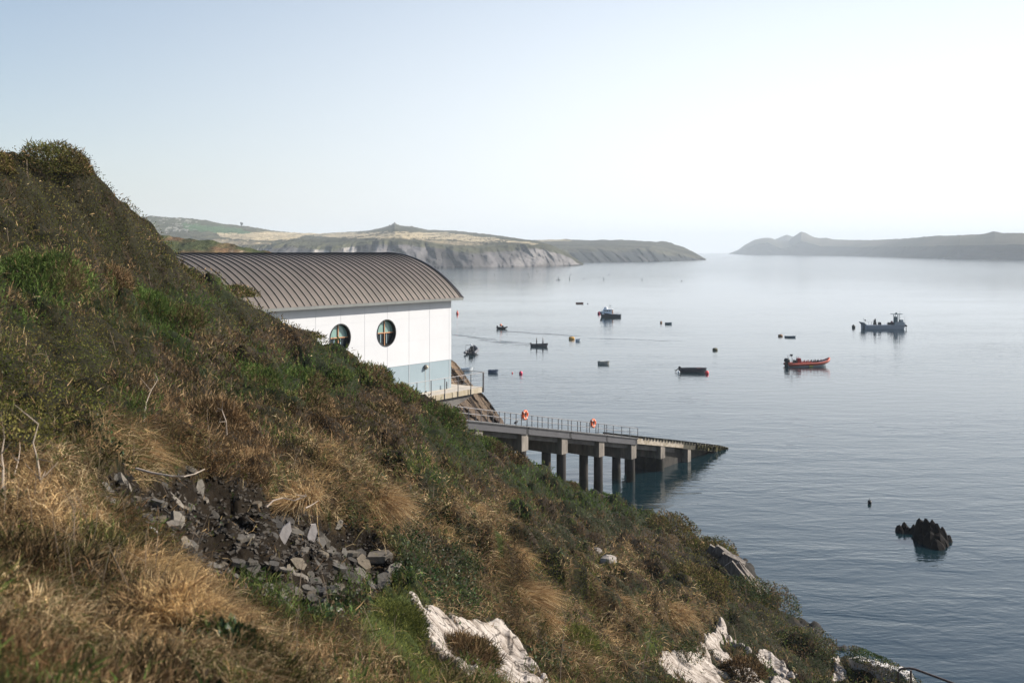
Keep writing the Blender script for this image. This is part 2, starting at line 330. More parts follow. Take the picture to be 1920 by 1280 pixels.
# ------------------------------------------------------------------ leaves, shoots and blades
PAL = {
 0: [(.085,.100,.024),(.125,.125,.032),(.044,.055,.016),(.120,.090,.038),(.055,.046,.022),(.185,.170,.050)],
 1: [(.155,.100,.052),(.21,.138,.072),(.075,.055,.030),(.27,.185,.10),(.050,.045,.022),(.10,.095,.035)],
 2: [(.075,.115,.030),(.105,.150,.042),(.040,.065,.020),(.140,.155,.050),(.14,.10,.055)],
 3: [(.46,.325,.160),(.30,.195,.10),(.11,.078,.045),(.56,.43,.25),(.10,.11,.038),(.27,.155,.08),(.19,.155,.07),(.08,.06,.035)],
 4: [(.028,.058,.018),(.045,.078,.026),(.085,.10,.035),(.020,.038,.014),(.12,.085,.05)],
 5: [(.155,.170,.042),(.10,.115,.034),(.20,.205,.06),(.06,.072,.022)]}
def blades(p, d, side, L, w, bend, c):
    """tapered two-segment blades; returns V, quads, tris, colours"""
    n = len(p); L = L[:, None]; w = w[:, None]
    m = p + d * L * .55; t = p + d * L + bend * L
    V = np.stack([p - side * w * .5, p + side * w * .5, m + bend * L * .25 + side * w * .42, m + bend * L * .25 - side * w * .42, t], 1).reshape(-1, 3)
    i = np.arange(n)[:, None] * 5
    return V, i + np.array([[0, 1, 2, 3]]), i + np.array([[3, 2, 4]]), np.repeat(c, 5, 0)
def leaves(p, d, side, L, w, c):
    n = len(p); L = L[:, None]; w = w[:, None]; nn = np.cross(d, side)
    V = np.stack([p, p + d * L * .5 + side * w * .5 + nn * w * .12, p + d * L, p + d * L * .5 - side * w * .5 + nn * w * .12], 1).reshape(-1, 3)
    i = np.arange(n)[:, None] * 4
    return V, i + np.array([[0, 1, 2, 3]]), None, np.repeat(c, 4, 0)
def unit(a): return a / np.maximum(np.linalg.norm(a, axis=1, keepdims=True), 1e-6)
def rdir(n, rng=RNG): return unit(rng.normal(size=(n, 3)))
def grow(t, p, nrm, r, rng=RNG, sz=1.0):
    """plant matter of type t at points p with surface normals nrm; r = distance (keeps far leaves from vanishing)"""
    n = len(p); pal = np.array(PAL[t]); up = np.array([0, 0, 1.])
    big = .75 + .5 * vn(p[:, 0] * 2.3, p[:, 1] * 2.3, 71)
    tint = (.25 + 1.5 * fbm(p[:, 0] * 1.4, p[:, 1] * 1.4, 81, 4))[:, None] * rng.uniform(.65, 1.35, (n, 1))
    pick = np.clip(vn(p[:, 0] * 1.3, p[:, 1] * 1.3, 91 + t) * (len(pal) + 1.5) - .7 + rng.normal(0, 1.1, n), 0, len(pal) - .01).astype(int)
    c = pal[pick] * tint
    if t == 3:
        fq = np.where(r < 16, 2.0, 1.1); flow = np.c_[vn(p[:, 0] * fq, p[:, 1] * fq, 5) - .42, vn(p[:, 0] * fq, p[:, 1] * fq, 6) - .75, np.zeros(n)] * 1.9
        d = unit(nrm * .35 + up * .6 + flow * .5 + rdir(n, rng) * .95); L = rng.uniform(.10, .34, n) * big * sz; w = np.maximum(.0042 * rng.uniform(.7, 1.7, n), r * .00055)
        L = np.minimum(L, .10 + .018 * r)
        bend = flow * .22 + np.array([.10, -.12, -.38]) * rng.uniform(.5, 1.3, (n, 1)); return blades(p, d, unit(np.cross(d, rdir(n, rng))), L, w, bend, c)
    if t == 1:
        d = unit(nrm * .6 + up * .35 + rdir(n, rng) * .75); L = rng.uniform(.06, .20, n) * big * sz; w = np.maximum(.009 * rng.uniform(.6, 1.6, n), r * .00075)
        return blades(p, d, unit(np.cross(d, rdir(n, rng))), np.maximum(L, w * 3), w, rdir(n, rng) * .25, c)
    if t == 2:
        k = 6; d0 = unit(nrm * .5 + up * .7 + rdir(n, rng) * .45); S = rng.uniform(.10, .24, n) * sz
        j = np.linspace(.1, 1, k); pp = (p[:, None] + d0[:, None] * S[:, None, None] * j[None, :, None]).reshape(-1, 3)
        d = unit(np.repeat(d0, k, 0) * .9 + rdir(n * k, rng) * .75); rk = np.repeat(r, k)
        w = np.maximum(.008, rk * .0007); L = np.maximum(np.repeat(S, k) * .42, w * 2.2)
        cc = np.repeat(c, k, 0) * rng.uniform(.8, 1.25, (n * k, 1)); return blades(pp, d, unit(np.cross(d, rdir(n * k, rng))), L, w, rdir(n * k, rng) * .08, cc)
    s = {0: .030, 4: .050, 5: .014}[t] * sz
    d = unit(nrm * (.5 if t != 5 else .9) + rdir(n, rng) * .8 + up * .25); L = np.maximum(s * rng.uniform(.6, 1.5, n), r * .0015); w = L * rng.uniform(.5, .9, n)
    if t == 5: L = L * 2.4; w = np.maximum(w * .6, r * .0007)
    return leaves(p, d, unit(np.cross(d, rdir(n, rng))), L, w, c)
def pack(parts):
    V = []; Q = []; Tt = []; C = []; o = 0
    for v, q_, t_, c_ in parts:
        V.append(v); C.append(c_)
        if q_ is not None: Q.append(q_ + o)
        if t_ is not None: Tt.append(t_ + o)
        o += len(v)
    fs = ([np.concatenate(Q)] if Q else []) + ([np.concatenate(Tt)] if Tt else [])
    return np.concatenate(V), fs, np.clip(np.concatenate(C), 0, 1)
VM = {0: veg_mat('scrub_leaf', .35), 1: veg_mat('dead_twig', .15), 2: veg_mat('gorse_needle', .3), 3: veg_mat('dry_straw', .3), 4: veg_mat('ivy_leaf', .25, .02, .45), 5: veg_mat('moss_leaf', .35)}
NN = NVEG
a = RNG.uniform(R(-31), R(30), NN); b = np.exp(RNG.uniform(np.log(3.6), np.log(84), NN))
X = b * np.sin(a); Y = b * np.cos(a); Z = TG(X, Y)
px, py = proj(X, Y, Z); m_ = (px > -140) & (px < 2000) & (py < 1430) & (Z > .9); X, Y, Z, b = X[m_], Y[m_], Z[m_], b[m_]
m_ = ~(in_rock(X, Y) & (RNG.random(len(X)) < .97)) & ~(in_scree(X, Y) & (RNG.random(len(X)) < .975))
u_ = (X + 4.07) * .6 + (Y - 67.86) * .8; n_ = -(X + 4.07) * .8 + (Y - 67.86) * .6
m_ &= ~((n_ > -1.6) & (n_ < 14) & (u_ > -24) & (u_ < 2))
X, Y, Z, b = X[m_], Y[m_], Z[m_], b[m_]
e = .08 + .004 * b
NX = (TG(X - e, Y) - TG(X + e, Y)) / (2 * e); NY = (TG(X, Y - e) - TG(X, Y + e)) / (2 * e); NRM = unit(np.c_[NX, NY, np.ones(len(X))])
# drop what faces well away from the viewer
vd = unit(np.c_[-X, -Y, H - Z]); cf_ = (NRM * vd).sum(1); keep = RNG.random(len(X)) < KP * np.sqrt(1 + NX ** 2 + NY ** 2) * np.clip(cf_ + .12, .05, 1); X, Y, Z, b, NRM = X[keep], Y[keep], Z[keep], b[keep], NRM[keep]
ty = cover(X, Y, Z); lift = RNG.uniform(-.02, .10, len(X)) * np.clip(b / 12, .6, 2.2)
PT = np.c_[X, Y, Z] + NRM * lift[:, None]
STUFF = {0: ('dark_scrub', 'low dark olive scrub'), 1: ('dead_heather', ''), 2: ('low_gorse', ''), 3: ('dry_grass', ''), 4: ('ivy_cover', ''), 5: ('moss_cover', '')}
for t in range(6):
    s_ = np.where(ty == t)[0]
    if t == 2: s_ = s_[::4]
    V, fs, C = pack([grow(t, PT[s_], NRM[s_], b[s_])])
    tag(np_mesh(STUFF[t][0], V, fs, C, VM[t]), kind='stuff')
# pale seed heads and loose straw dots through the scrub
s_ = RNG.choice(np.where((ty != 3) & (b > 9) & (b < 45))[0], 5000); c = np.array([.34, .27, .17])[None] * RNG.uniform(.6, 1.2, (len(s_), 1))
V, fs, C = pack([grow(3, PT[s_], NRM[s_], b[s_], sz=.7)]); tag(np_mesh('loose_straw', V, fs, C, VM[3]), kind='stuff')
# ------------------------------------------------------------------ water
def water_mat():
    m, n, l, b = nodes('sea_water'); b.inputs['Base Color'].default_value = (.005, .018, .024, 1); b.inputs['Roughness'].default_value = .06
    b.inputs['IOR'].default_value = 1.5; b.inputs['Specular IOR Level'].default_value = .5
    tc = n.new('ShaderNodeTexCoord')
    def noise(sx, sy, rot, detail, w, dist=0):
        mp = n.new('ShaderNodeMapping'); mp.inputs['Scale'].default_value = (sx, sy, 1); mp.inputs['Rotation'].default_value = (0, 0, R(rot)); l.new(tc.outputs['Object'], mp.inputs[0])
        t = n.new('ShaderNodeTexNoise'); t.inputs['Scale'].default_value = 1; t.inputs['Detail'].default_value = detail; t.inputs['Distortion'].default_value = dist; l.new(mp.outputs[0], t.inputs[0])
        k = n.new('ShaderNodeMath'); k.operation = 'MULTIPLY'; k.inputs[1].default_value = w; l.new(t.outputs[0], k.inputs[0]); return k
    def add(a_, b_):
        k = n.new('ShaderNodeMath'); k.operation = 'ADD'; l.new(a_.outputs[0], k.inputs[0]); l.new(b_.outputs[0], k.inputs[1]); return k
    w1 = noise(.16, .42, 12, 3, .11, .6); w2 = noise(.8, 1.5, -14, 3, .040, .4); w3 = noise(3.0, 4.6, 20, 2, .008)
    # slicks: calmer and rougher patches
    pt = noise(.012, .035, 8, 4, 1, .8); rp = n.new('ShaderNodeMapRange'); rp.inputs[1].default_value = .38; rp.inputs[2].default_value = .62; rp.inputs[3].default_value = .55; rp.inputs[4].default_value = 1.2
    l.new(pt.outputs[0], rp.inputs[0])
    s = add(add(w1, w2), w3)
    mu = n.new('ShaderNodeMath'); mu.operation = 'MULTIPLY'; l.new(s.outputs[0], mu.inputs[0]); l.new(rp.outputs[0], mu.inputs[1])
    # calmer in the sheltered roadstead farther from the shore
    ln = n.new('ShaderNodeVectorMath'); ln.operation = 'LENGTH'; l.new(tc.outputs['Object'], ln.inputs[0]); cr = n.new('ShaderNodeMapRange'); cr.inputs[1].default_value = 60; cr.inputs[2].default_value = 420; cr.inputs[3].default_value = 1; cr.inputs[4].default_value = .22
    l.new(ln.outputs['Value'], cr.inputs[0]); c2_ = n.new('ShaderNodeMapRange'); c2_.inputs[1].default_value = 620; c2_.inputs[2].default_value = 1150; c2_.inputs[3].default_value = 0; c2_.inputs[4].default_value = 1.0
    l.new(ln.outputs['Value'], c2_.inputs[0]); rg_ = n.new('ShaderNodeMapRange'); rg_.inputs[1].default_value = 350; rg_.inputs[2].default_value = 1150; rg_.inputs[3].default_value = .05; rg_.inputs[4].default_value = .13; l.new(ln.outputs['Value'], rg_.inputs[0]); l.new(rg_.outputs[0], b.inputs['Roughness']); mxx = n.new('ShaderNodeMath'); mxx.operation = 'MAXIMUM'; l.new(cr.outputs[0], mxx.inputs[0]); l.new(c2_.outputs[0], mxx.inputs[1]); cr = mxx; mu0 = mu; mu = n.new('ShaderNodeMath'); mu.operation = 'MULTIPLY'; l.new(mu0.outputs[0], mu.inputs[0]); l.new(cr.outputs[0], mu.inputs[1])
    # wake ripples left by the passing open boat
    last = mu
    for (x1, y1, x2, y2, amp) in ((845, 627, 996, 648, .05), (900, 637, 1000, 646, .05), (935, 620.5, 1085, 630, .045), (1090, 633, 1290, 640, .02)):
        A = Vector(Wp(x1, y1)); B = Vector(Wp(x2, y2)); d = (B - A); Ln = d.length; d.normalize(); nv = Vector((-d.y, d.x, 0))
        def dot(v, off):
            k = n.new('ShaderNodeVectorMath'); k.operation = 'DOT_PRODUCT'; l.new(tc.outputs['Object'], k.inputs[0]); k.inputs[1].default_value = v
            s_ = n.new('ShaderNodeMath'); s_.operation = 'SUBTRACT'; l.new(k.outputs['Value'], s_.inputs[0]); s_.inputs[1].default_value = off; return s_
        def mt(op, a_, v=None, b_=None):
            k = n.new('ShaderNodeMath'); k.operation = op; l.new(a_.outputs[0], k.inputs[0])
            if b_ is not None: l.new(b_.outputs[0], k.inputs[1])
            elif v is not None: k.inputs[1].default_value = v
            return k
        dn = dot(nv, A.dot(nv)); dl = dot(d, A.dot(d) + Ln / 2)
        wob = mt('MULTIPLY', mt('SUBTRACT', noise(.12, .12, 0, 2, 1), .5), 7); dn = add(dn, wob)
        g = mt('EXPONENT', mt('MULTIPLY', mt('MULTIPLY', dn, None, dn), -.35)); e_ = mt('EXPONENT', mt('MULTIPLY', mt('POWER', mt('ABSOLUTE', mt('DIVIDE', dl, Ln / 2)), 6), -1))
        cs = mt('COSINE', mt('MULTIPLY', dn, 3.2)); k = mt('MULTIPLY', mt('MULTIPLY', mt('MULTIPLY', g, None, e_), None, cs), amp); last = add(last, k)
    bp = n.new('ShaderNodeBump'); bp.inputs['Strength'].default_value = 1; bp.inputs['Distance'].default_value = 1.0
    l.new(last.outputs[0], bp.inputs['Height']); l.new(bp.outputs[0], b.inputs['Normal']); return m
S = 9300
wv = [(-S, -300, 0), (S, -300, 0), (S, S, 0), (-S, S, 0)]
sea = MB(); sea.add(wv, [(0, 1, 2, 3)]); tag(sea.build('water', water_mat()), kind='structure')
# sea bed edge so that the shore has a bottom
# ------------------------------------------------------------------ far land
def interp(pts, x): a_ = np.array(pts, float); return np.interp(x, a_[:, 0], a_[:, 1])
def land(name, x0, x1, nx, rows, sub, colfn, mt_, back=300, disp=(6, 3), seed=0, kind='structure', bz=-4, pw=None, f=.02):
    """rows: (row line, distance line) from the waterline up to the skyline"""
    xs = np.linspace(x0, x1, nx); G = []
    for k in range(len(rows) - 1):
        ya, da = interp(rows[k][0], xs), interp(rows[k][1], xs); yb, db = interp(rows[k + 1][0], xs), interp(rows[k + 1][1], xs)
        za, zb = H - (ya - HY) / F * da, H - (yb - HY) / F * db
        for i in range(sub[k]):
            t = i / sub[k]; tz = t ** (pw[k] if pw else 1); G.append((da + (db - da) * t, za + (zb - za) * tz, k + t))
    G.append((db, zb, float(len(rows) - 1)))
    n0 = len(G)
    for i in range(1, 7): G.append((db + back * i / 6, zb * (1 - i / 6) + bz * i / 6, len(rows) - 1.0))
    D = np.array([g[0] for g in G]); Z = np.array([g[1] for g in G]); K = np.array([np.full(nx, g[2]) for g in G])
    X = (xs[None] - CX) / F * D
    dn = fbm(X * f, Z * f * .8 + D * f * .3, seed) - .5; dn = dn + .26 * (np.abs(fbm(X * f * 3 + Z * f * 1.6, Z * f * 1.5, seed + 3) - .5) * -4 + .5) * (.4 + 1.2 * vn(X * f * 1.1, Z * 0, seed + 5)) + .16 * (fbm(X * f * 7, Z * f * 9, seed + 4) - .5) * np.clip(1.2 - K, 0, 1) * (K > .02); d2 = fbm(X * f * 5, D * f * 5 + Z * f * 4, seed + 9) - .5
    cl = np.clip(1.25 - np.abs(K - .5) * 1.2, .12, 1)
    D2 = D + disp[0] * dn * 2 * cl; Z2 = Z + disp[1] * d2 * 2 * np.clip(K * 2, .1, 1) * .5; Z2[0] = bz
    sh = D2 / D; X = X * np.where(K < 1.5, sh, 1)
    px, py = proj(X, D2, Z2); C = colfn(px.ravel(), py.ravel(), X.ravel(), D2.ravel(), Z2.ravel(), K.ravel())
    nr = len(G); id_ = np.arange(nr * nx).reshape(nr, nx); q = np.stack([id_[:-1, :-1], id_[:-1, 1:], id_[1:, 1:], id_[1:, :-1]], -1).reshape(-1, 4)
    o = np_mesh(name, np.c_[X.ravel(), D2.ravel(), Z2.ravel()], [q], C, mt_, smooth=False)
    return tag(o, kind=kind)
MOOR, TAN, CLF, WHT, GRN = [np.array(v) for v in ((.050,.050,.028), (.32,.265,.17), (.058,.055,.055), (.30,.28,.26), (.05,.09,.04))]
def mixc(a_, b_, w): w = np.clip(w, 0, 1)[:, None]; return a_ * (1 - w) + b_ * w
def colA(px, py, X, D, Z, K):
    n1 = fbm(X * .02, D * .02, 3); c = mixc(MOOR[None] * .8, MOOR[None] * 1.35, (n1 - .3) * 2.5) * (.75 + .5 * fbm(X * .12, D * .12, 8))[:, None]
    # stubble fields with hedges between them
    for poly, cc in (([(405,437),(440,434),(585,437),(560,446),(500,452),(420,446)], TAN), ([(555,438),(640,436),(700,436),(690,444),(640,446),(600,443)], TAN * 1.05),
                     ([(640,437),(760,434),(860,438),(905,445),(850,450),(740,447),(650,446)], TAN * 1.02), ([(400,448),(520,455),(480,463),(400,458)], TAN * .6),
                     ([(820,440),(930,446),(960,452),(900,455),(830,449)], TAN), ([(760,449),(870,453),(930,460),(860,460),(780,455)], TAN * .7), ([(950,451),(1010,455),(1000,458),(950,455)], TAN)):
        a2 = px + (vn(px * .12, py * .4, 4) - .5) * 8; b2 = py + (vn(px * .08, py * .2, 6) - .5) * 2.2
        w = inpoly(a2, b2, poly) & (K > 1.02); st = .85 + .3 * vn(X * .05, D * .015, 12)
        c[w] = (cc[None] * st[:, None])[w]
    hd = (np.abs(((py * 1.0 + px * .03 + vn(px * .02, py * .1, 2) * 2) % 5.5) - 2.7) < .38) & (K > 1.05) & (px > 580); c[hd] = MOOR * .7
    hd = (np.abs(((px + py * 6) % 150) - 40) < 3) & (K > 1.1) & (px > 540); c[hd] = MOOR * .7
    gr = inpoly(px + (vn(px * .1, py * .3, 41) - .5) * 24, py + (vn(px * .1, py, 42) - .5) * 5, [(330,418),(450,428),(470,438),(400,436),(350,430)]); c[gr] = GRN * 1.0
    rk = (fbm(px * .16, py * .5, 14) > .62) & (px > 265) & (px < 370) & (py < 436); c[rk] = WHT * .7; tp = (px < 420) & (py < 434); c[tp] *= np.array([.9, .95, .85])
    cf = 1 - np.clip((K - .72 - .35 * (fbm(X * .03, Z * .05, 6) - .5)) * 12, 0, 1)
    st = fbm(X * .06 + Z * .04, Z * .02, 16); ck = mixc(CLF[None] * .55, CLF[None] * 1.9, (st - .38) * 4) * (.6 + .8 * vn(X * .12 + Z * .08, Z * .09, 17))[:, None]
    wl_ = fbm(X * .05 + Z * .05, Z * .025, 23) - .05 + .22 * np.exp(-((px - 620) / 70) ** 2) * (K > .4) + .02 * np.exp(-((px - 1000) / 80) ** 2)
    nose = np.clip((px - 930) / 60, 0, 1) * np.clip(fbm(X * .07 - Z * .06, Z * .03, 28) * 2.2 - .55, 0, 1); ck = mixc(ck, np.array([[.165,.155,.15]]), nose); ck = mixc(ck, WHT[None] * .9, (wl_ - .68) * 12); ck = mixc(ck, CLF[None] * .5, (1.8 - Z) * 1.2)
    return ck * cf[:, None] + c * (1 - cf[:, None])
lm = col_mat('far_ground', ns=.12, amt=.3, bump=.5, dist=3.0)
skA = [(-500,425),(0,418),(200,415),(262,408),(285,404.5),(320,408),(350,409),(390,414),(420,420),(450,423),(480,427),(520,434),(560,437),(600,438),(640,436),(690,433),(715,428),(733,423),(740,419),(750,423),(775,425),(800,431),(850,433),(870,434),(900,438),(950,444),(990,450),(1030,458),(1060,472),(1080,485),(1094,496)]
ctA = [(200,470),(400,470),(480,462),(540,458),(600,461),(700,453),(750,451),(800,456),(850,463),(900,467),(940,463),(980,459),(1020,463),(1050,472),(1070,482),(1094,497)]
wtA = [(200,508),(700,504.5),(850,503.5),(1000,500.5),(1094,497.5)]
def dl(pts): return [(a_, H * F / (b_ - HY)) for a_, b_ in pts]
dA = dl(wtA)
land('headland', -500, 1094, 1250, [(wtA, dA), (ctA, [(200,1330),(850,1330),(900,1370),(1000,1440),(1050,1500),(1094,1535)]), (skA, [(200,1900),(480,2300),(600,2700),(740,2700),(870,2600),(950,2100),(1030,1700),(1094,1560)])],
     [26, 60], colA, lm, disp=(55, 5), seed=40, pw=[.75, .8], f=.012)
def colC(px, py, X, D, Z, K):
    c = mixc(MOOR[None] * .55, np.array([[.075,.072,.05]]), (fbm(X * .015, D * .03, 5) - .35) * 3)
    w = inpoly(px, py + (vn(px * .1, py, 3) - .5) * 2, [(985,448),(1060,448),(1075,451.5),(1020,452.5)]); c[w] = TAN * .8
    cf = 1 - np.clip((K - .6 - .5 * (fbm(X * .012, Z * .02, 6) - .5)) * 5, 0, 1); ck = mixc(MOOR[None] * .42 + np.array([[.002, .006, .016]]), WHT[None] * .32, (fbm(X * .04 + Z * .05, Z * .02, 26) - .60) * 5)  # blue offset puts the haze of distance into the cliff colour
    return ck * cf[:, None] + c * (1 - cf[:, None])
wtC = [(940,493),(1090,492.5),(1200,491),(1324,488)]
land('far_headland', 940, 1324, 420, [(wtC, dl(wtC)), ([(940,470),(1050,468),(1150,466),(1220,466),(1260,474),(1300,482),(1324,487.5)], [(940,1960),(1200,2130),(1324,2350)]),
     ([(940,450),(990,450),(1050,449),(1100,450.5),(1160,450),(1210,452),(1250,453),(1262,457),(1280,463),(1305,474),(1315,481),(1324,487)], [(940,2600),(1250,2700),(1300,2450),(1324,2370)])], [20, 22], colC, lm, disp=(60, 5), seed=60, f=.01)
def colI(px, py, X, D, Z, K):
    c = mixc(MOOR[None] * .7, TAN[None] * .28, (fbm(X * .003, D * .003, 5) - .4) * 3 + (K - 1.2)); cf = 1 - np.clip((K - .8) * 5, 0, 1)
    return (CLF * .7)[None] * cf[:, None] + c * (1 - cf[:, None])
wtI = [(1366,476.5),(1400,477.6),(1500,478.5),(1600,480),(1700,483),(1800,486),(1920,488),(2150,489)]
dI = dl(wtI)
land('island', 1366, 2150, 420, [(wtI, dI), ([(1366,476),(1385,472),(1400,466),(1415,458),(1440,455),(1455,462),(1465,466),(1480,463),(1502,452),(1540,462),(1600,463),(1700,462),(1800,460),(1920,458),(2150,458)], [(a_, b_ * 1.01) for a_, b_ in dI]),
     ([(1366,475.5),(1385,468),(1400,457),(1415,449.5),(1430,446),(1445,446),(1458,451),(1470,452),(1480,450),(1490,442),(1502,434),(1512,437),(1525,444),(1535,446.5),(1550,446),(1565,449),(1600,450),(1640,450),(1700,447),(1730,444),(1760,442),(1830,440),(1850,437),(1865,434),(1880,436),(1920,437),(2150,445)], [(a_, b_ * 1.12) for a_, b_ in dI])], [14, 20], colI, lm, disp=(60, 4), seed=80, f=.006)
land('island_hill', 1440, 1520, 90, [([(1440,477.5),(1520,477.5)], [(1440,6100),(1520,6100)]), ([(1440,456),(1455,448),(1475,440),(1488,444),(1520,460)], [(1440,6300),(1520,6300)])], [20], colI, lm, disp=(20, 3), seed=83, f=.006)
def colB(px, py, X, D, Z, K):
    c = mixc(np.array([[.16,.10,.055]]), np.array([[.07,.08,.035]]), (fbm(X * .12, D * .1, 5) - .42) * 5); c = mixc(c, np.array([[.36,.28,.2]]), (fbm(X * .2, Z * .3, 15) - .62) * 12 * (py > 455))
    return c * (.6 + .8 * fbm(X * .5, Z * .6, 9))[:, None]
land('coast_slope', -250, 560, 520, [([(-250,540),(560,540)], [(-250,230),(560,230)]), ([(-250,425),(250,436),(300,440),(330,446),(370,449),(400,452),(430,458),(460,463),(490,470),(530,477),(560,482)], [(250,290),(560,260)])], [60], colB, col_mat('coast_ground', ns=1.2, amt=.5, bump=.6, dist=.6), back=40, disp=(5, 1.2), seed=90, f=.05, bz=-2)
def rockisle(px, py, wpx, hpx, n, seed, label, dark=(.03,.03,.028), name='sea_rock'):
    x, y, _ = Wp(px, py); s = y / F; rg = random.Random(seed); e_ = empty(name, (x, y, 0), 0, label, 'rock'); mb = MB()
    for i in range(n):
        u = (i + .5) / n * 2 - 1; hh = hpx * s * (1 - abs(u) ** 1.5) * rg.uniform(.5, 1); cx = u * wpx * s * .5
        blade_rock(mb, (cx, rg.uniform(-.3, .3) * wpx * s * .3, -.3), wpx * s / n * rg.uniform(.8, 1.5), wpx * s / n * rg.uniform(1, 2), hh + .3, rg)
    mb.build('rock_mass', mat('rock_' + str(seed), dark, .8, var=.4, scale=2, bump=.4), e_); return e_
def blade_rock(mb, c, w, d, h, rg, lean=.25):
    n = 7; rings = []; lx = rg.uniform(-lean, lean) * h; ly = rg.uniform(-lean, lean) * h; a0 = rg.uniform(0, 3); js = [rg.uniform(.75, 1.2) for _ in range(n)]
    for t, k in ((0, 1), (.35, .9), (.65, .66), (.88, .36), (1, .10)):
        rings.append([(c[0] + lx * t + math.cos(a0 + 2 * math.pi * i / n) * w * .5 * k * js[i] * rg.uniform(.88, 1.1), c[1] + ly * t + math.sin(a0 + 2 * math.pi * i / n) * d * .5 * k * js[i], c[2] + h * t * rg.uniform(.93, 1.03)) for i in range(n)])
    mb.add([p for r_ in rings for p in r_], [(j * n + i, j * n + (i + 1) % n, (j + 1) * n + (i + 1) % n, (j + 1) * n + i) for j in range(4) for i in range(n)] + [tuple(4 * n + i for i in range(n))])
rockisle(1776, 485.6, 46, 4.5, 7, 5, 'low dark islet off the hazy island shore', (.05,.05,.05), 'islet')
rockisle(1860, 488.0, 60, 2, 9, 6, 'flat skerry right of the low islet by the island', (.05,.05,.05), 'islet')
rockisle(1372, 475.2, 16, 1.8, 5, 8, 'small flat rock off the left tip of the island', (.06,.06,.06), 'islet')
# lone tree and hut on the far ridge
x, y, z = P(453, 423.5, 2200); t_ = empty('windswept_tree', (x, y, z), 0, 'lone dark windswept tree on the skyline of the far left hill', 'tree')
mb = MB(); mb.tube([(0, 0, -2), (.3, 0, 3)], .5); mb.build('trunk', mat('far_trunk', (.05,.04,.03)), t_)
mb = MB(); [mb.ball((RNG.normal(0, 1.2), RNG.normal(0, 1), 4 + RNG.normal(0, .9)), 1.5 + RNG.random()) for _ in range(7)]; mb.build('crown', mat('far_crown', (.03,.035,.02), .9), t_)
x, y, z = P(740, 420.5, 2690); t_ = rk = empty('rock_tor', (x, y, z), 0, 'small pointed rock tor on the rounded hilltop behind the fields', 'rock')
mb = MB(); rg = random.Random(3); [blade_rock(mb, (i * 5 - 12, 0, -8), 12, 12, 14 - abs(i - 2) * 3.5, rg) for i in range(5)]; mb.build('rock_mass', mat('tor_rock', (.2,.19,.18), .9), t_)
# ------------------------------------------------------------------ lifeboat station; local frame: x along the building to sea, y away from the viewer side, origin at the near sea corner of the wall
ANG = math.atan2(.8, .6); WX, WY = -4.07, 67.86
ZD = 12.84                                     # deck level
st = empty('boathouse', (WX, WY, 0), ANG, 'white boathouse with brown barrel roof and two round windows above the pier', 'boathouse')
LEN, HW, OV, FO, ZE, ZA = 24.0, 6.5, .45, .69, 18.86, 21.83
white = mat('white_panel', (.575,.585,.60), .55, var=.05, scale=.6)
blue = mat('grey_blue_panel', (.27,.34,.375), .55, var=.07, scale=.8)
JT = mat('panel_joint', (.55,.56,.58), .8, var=.05); dark = mat('dark_void', (.02,.02,.022), .6, var=.1)
metal = mat('galvanised_steel', (.20,.195,.20), .45, .6, var=.25, scale=5)
dsteel = mat('dark_steel', (.10,.10,.11), .5, .5, var=.3, scale=4)
roofm = mat('zinc_roof', (.152,.130,.110), .52, .25, var=.30, scale=.9, c2=(.110,.095,.082), stretch=(1, .35, 1))
seamm = mat('roof_seam', (.055,.05,.048), .6, .2, var=.2)
# wall with round openings: panels as one sheet with holes, thick reveals
WIN = [(-6.2, 16.9, .80), (-10.1, 16.86, .80)]
def wall_holes(z0, z1, mt_, name):
    mb = MB(); xs = sorted(set([-LEN, 0.0] + [w[0] + d for w in WIN for d in (-1.0, 1.0)]))
    for a_, b_ in zip(xs[:-1], xs[1:]):
        w = next((w for w in WIN if abs((a_ + b_) / 2 - w[0]) < .5), None)
        if not w: mb.add([(a_, 0, z0), (b_, 0, z0), (b_, 0, z1), (a_, 0, z1)], [(0, 1, 2, 3)]); continue
        cx, cz, r = w; zb, zt = cz - 1.0, cz + 1.0
        mb.add([(a_, 0, z0), (b_, 0, z0), (b_, 0, zb), (a_, 0, zb)], [(0, 1, 2, 3)]); mb.add([(a_, 0, zt), (b_, 0, zt), (b_, 0, z1), (a_, 0, z1)], [(0, 1, 2, 3)])
        N = 48; inn = []; out = []
        for k in range(N):
            t = 2 * math.pi * k / N; c_, s_ = math.cos(t), math.sin(t); m_ = 1 / max(abs(c_), abs(s_))
            inn.append((cx + r * c_, 0, cz + r * s_)); out.append((cx + c_ * m_, 0, cz + s_ * m_))
        deep = [(x, .34, z) for x, _, z in inn]
        mb.add(inn + out, [(k, N + k, N + (k + 1) % N, (k + 1) % N) for k in range(N)])
        mb.add(inn + deep, [(k, (k + 1) % N, N + (k + 1) % N, N + k) for k in range(N)])
    return mb.build(name, mt_, st)
wall = wall_holes(14.76, ZE + .15, white, 'side_wall')
mb = MB(); mb.box((-LEN / 2, .2, (14.76 + 9.8) / 2 - .003), (LEN, .38, 14.76 - 9.8)); mb.build('base_band', blue, st)
J = MB()
k = -.2
while k > -LEN: 
    for z0, z1 in ((ZD, 16.05), (16.05, 17.72), (17.72, ZE)):
        z = (z0 + z1) / 2
        if any(abs(k - w[0]) < .85 for w in WIN) and z0 < 17.8:
            w = next(w for w in WIN if abs(k - w[0]) < .85)
            for p0, p1 in ((z0, min(z1, w[1] - .86)), (max(z0, w[1] + .86), z1)):
                if p1 > p0: J.box((k, -.003, (p0 + p1) / 2), (.022, .01, p1 - p0))
        else: J.box((k, -.003, z), (.022, .01, z1 - z0 + .002))
    k -= 1.97
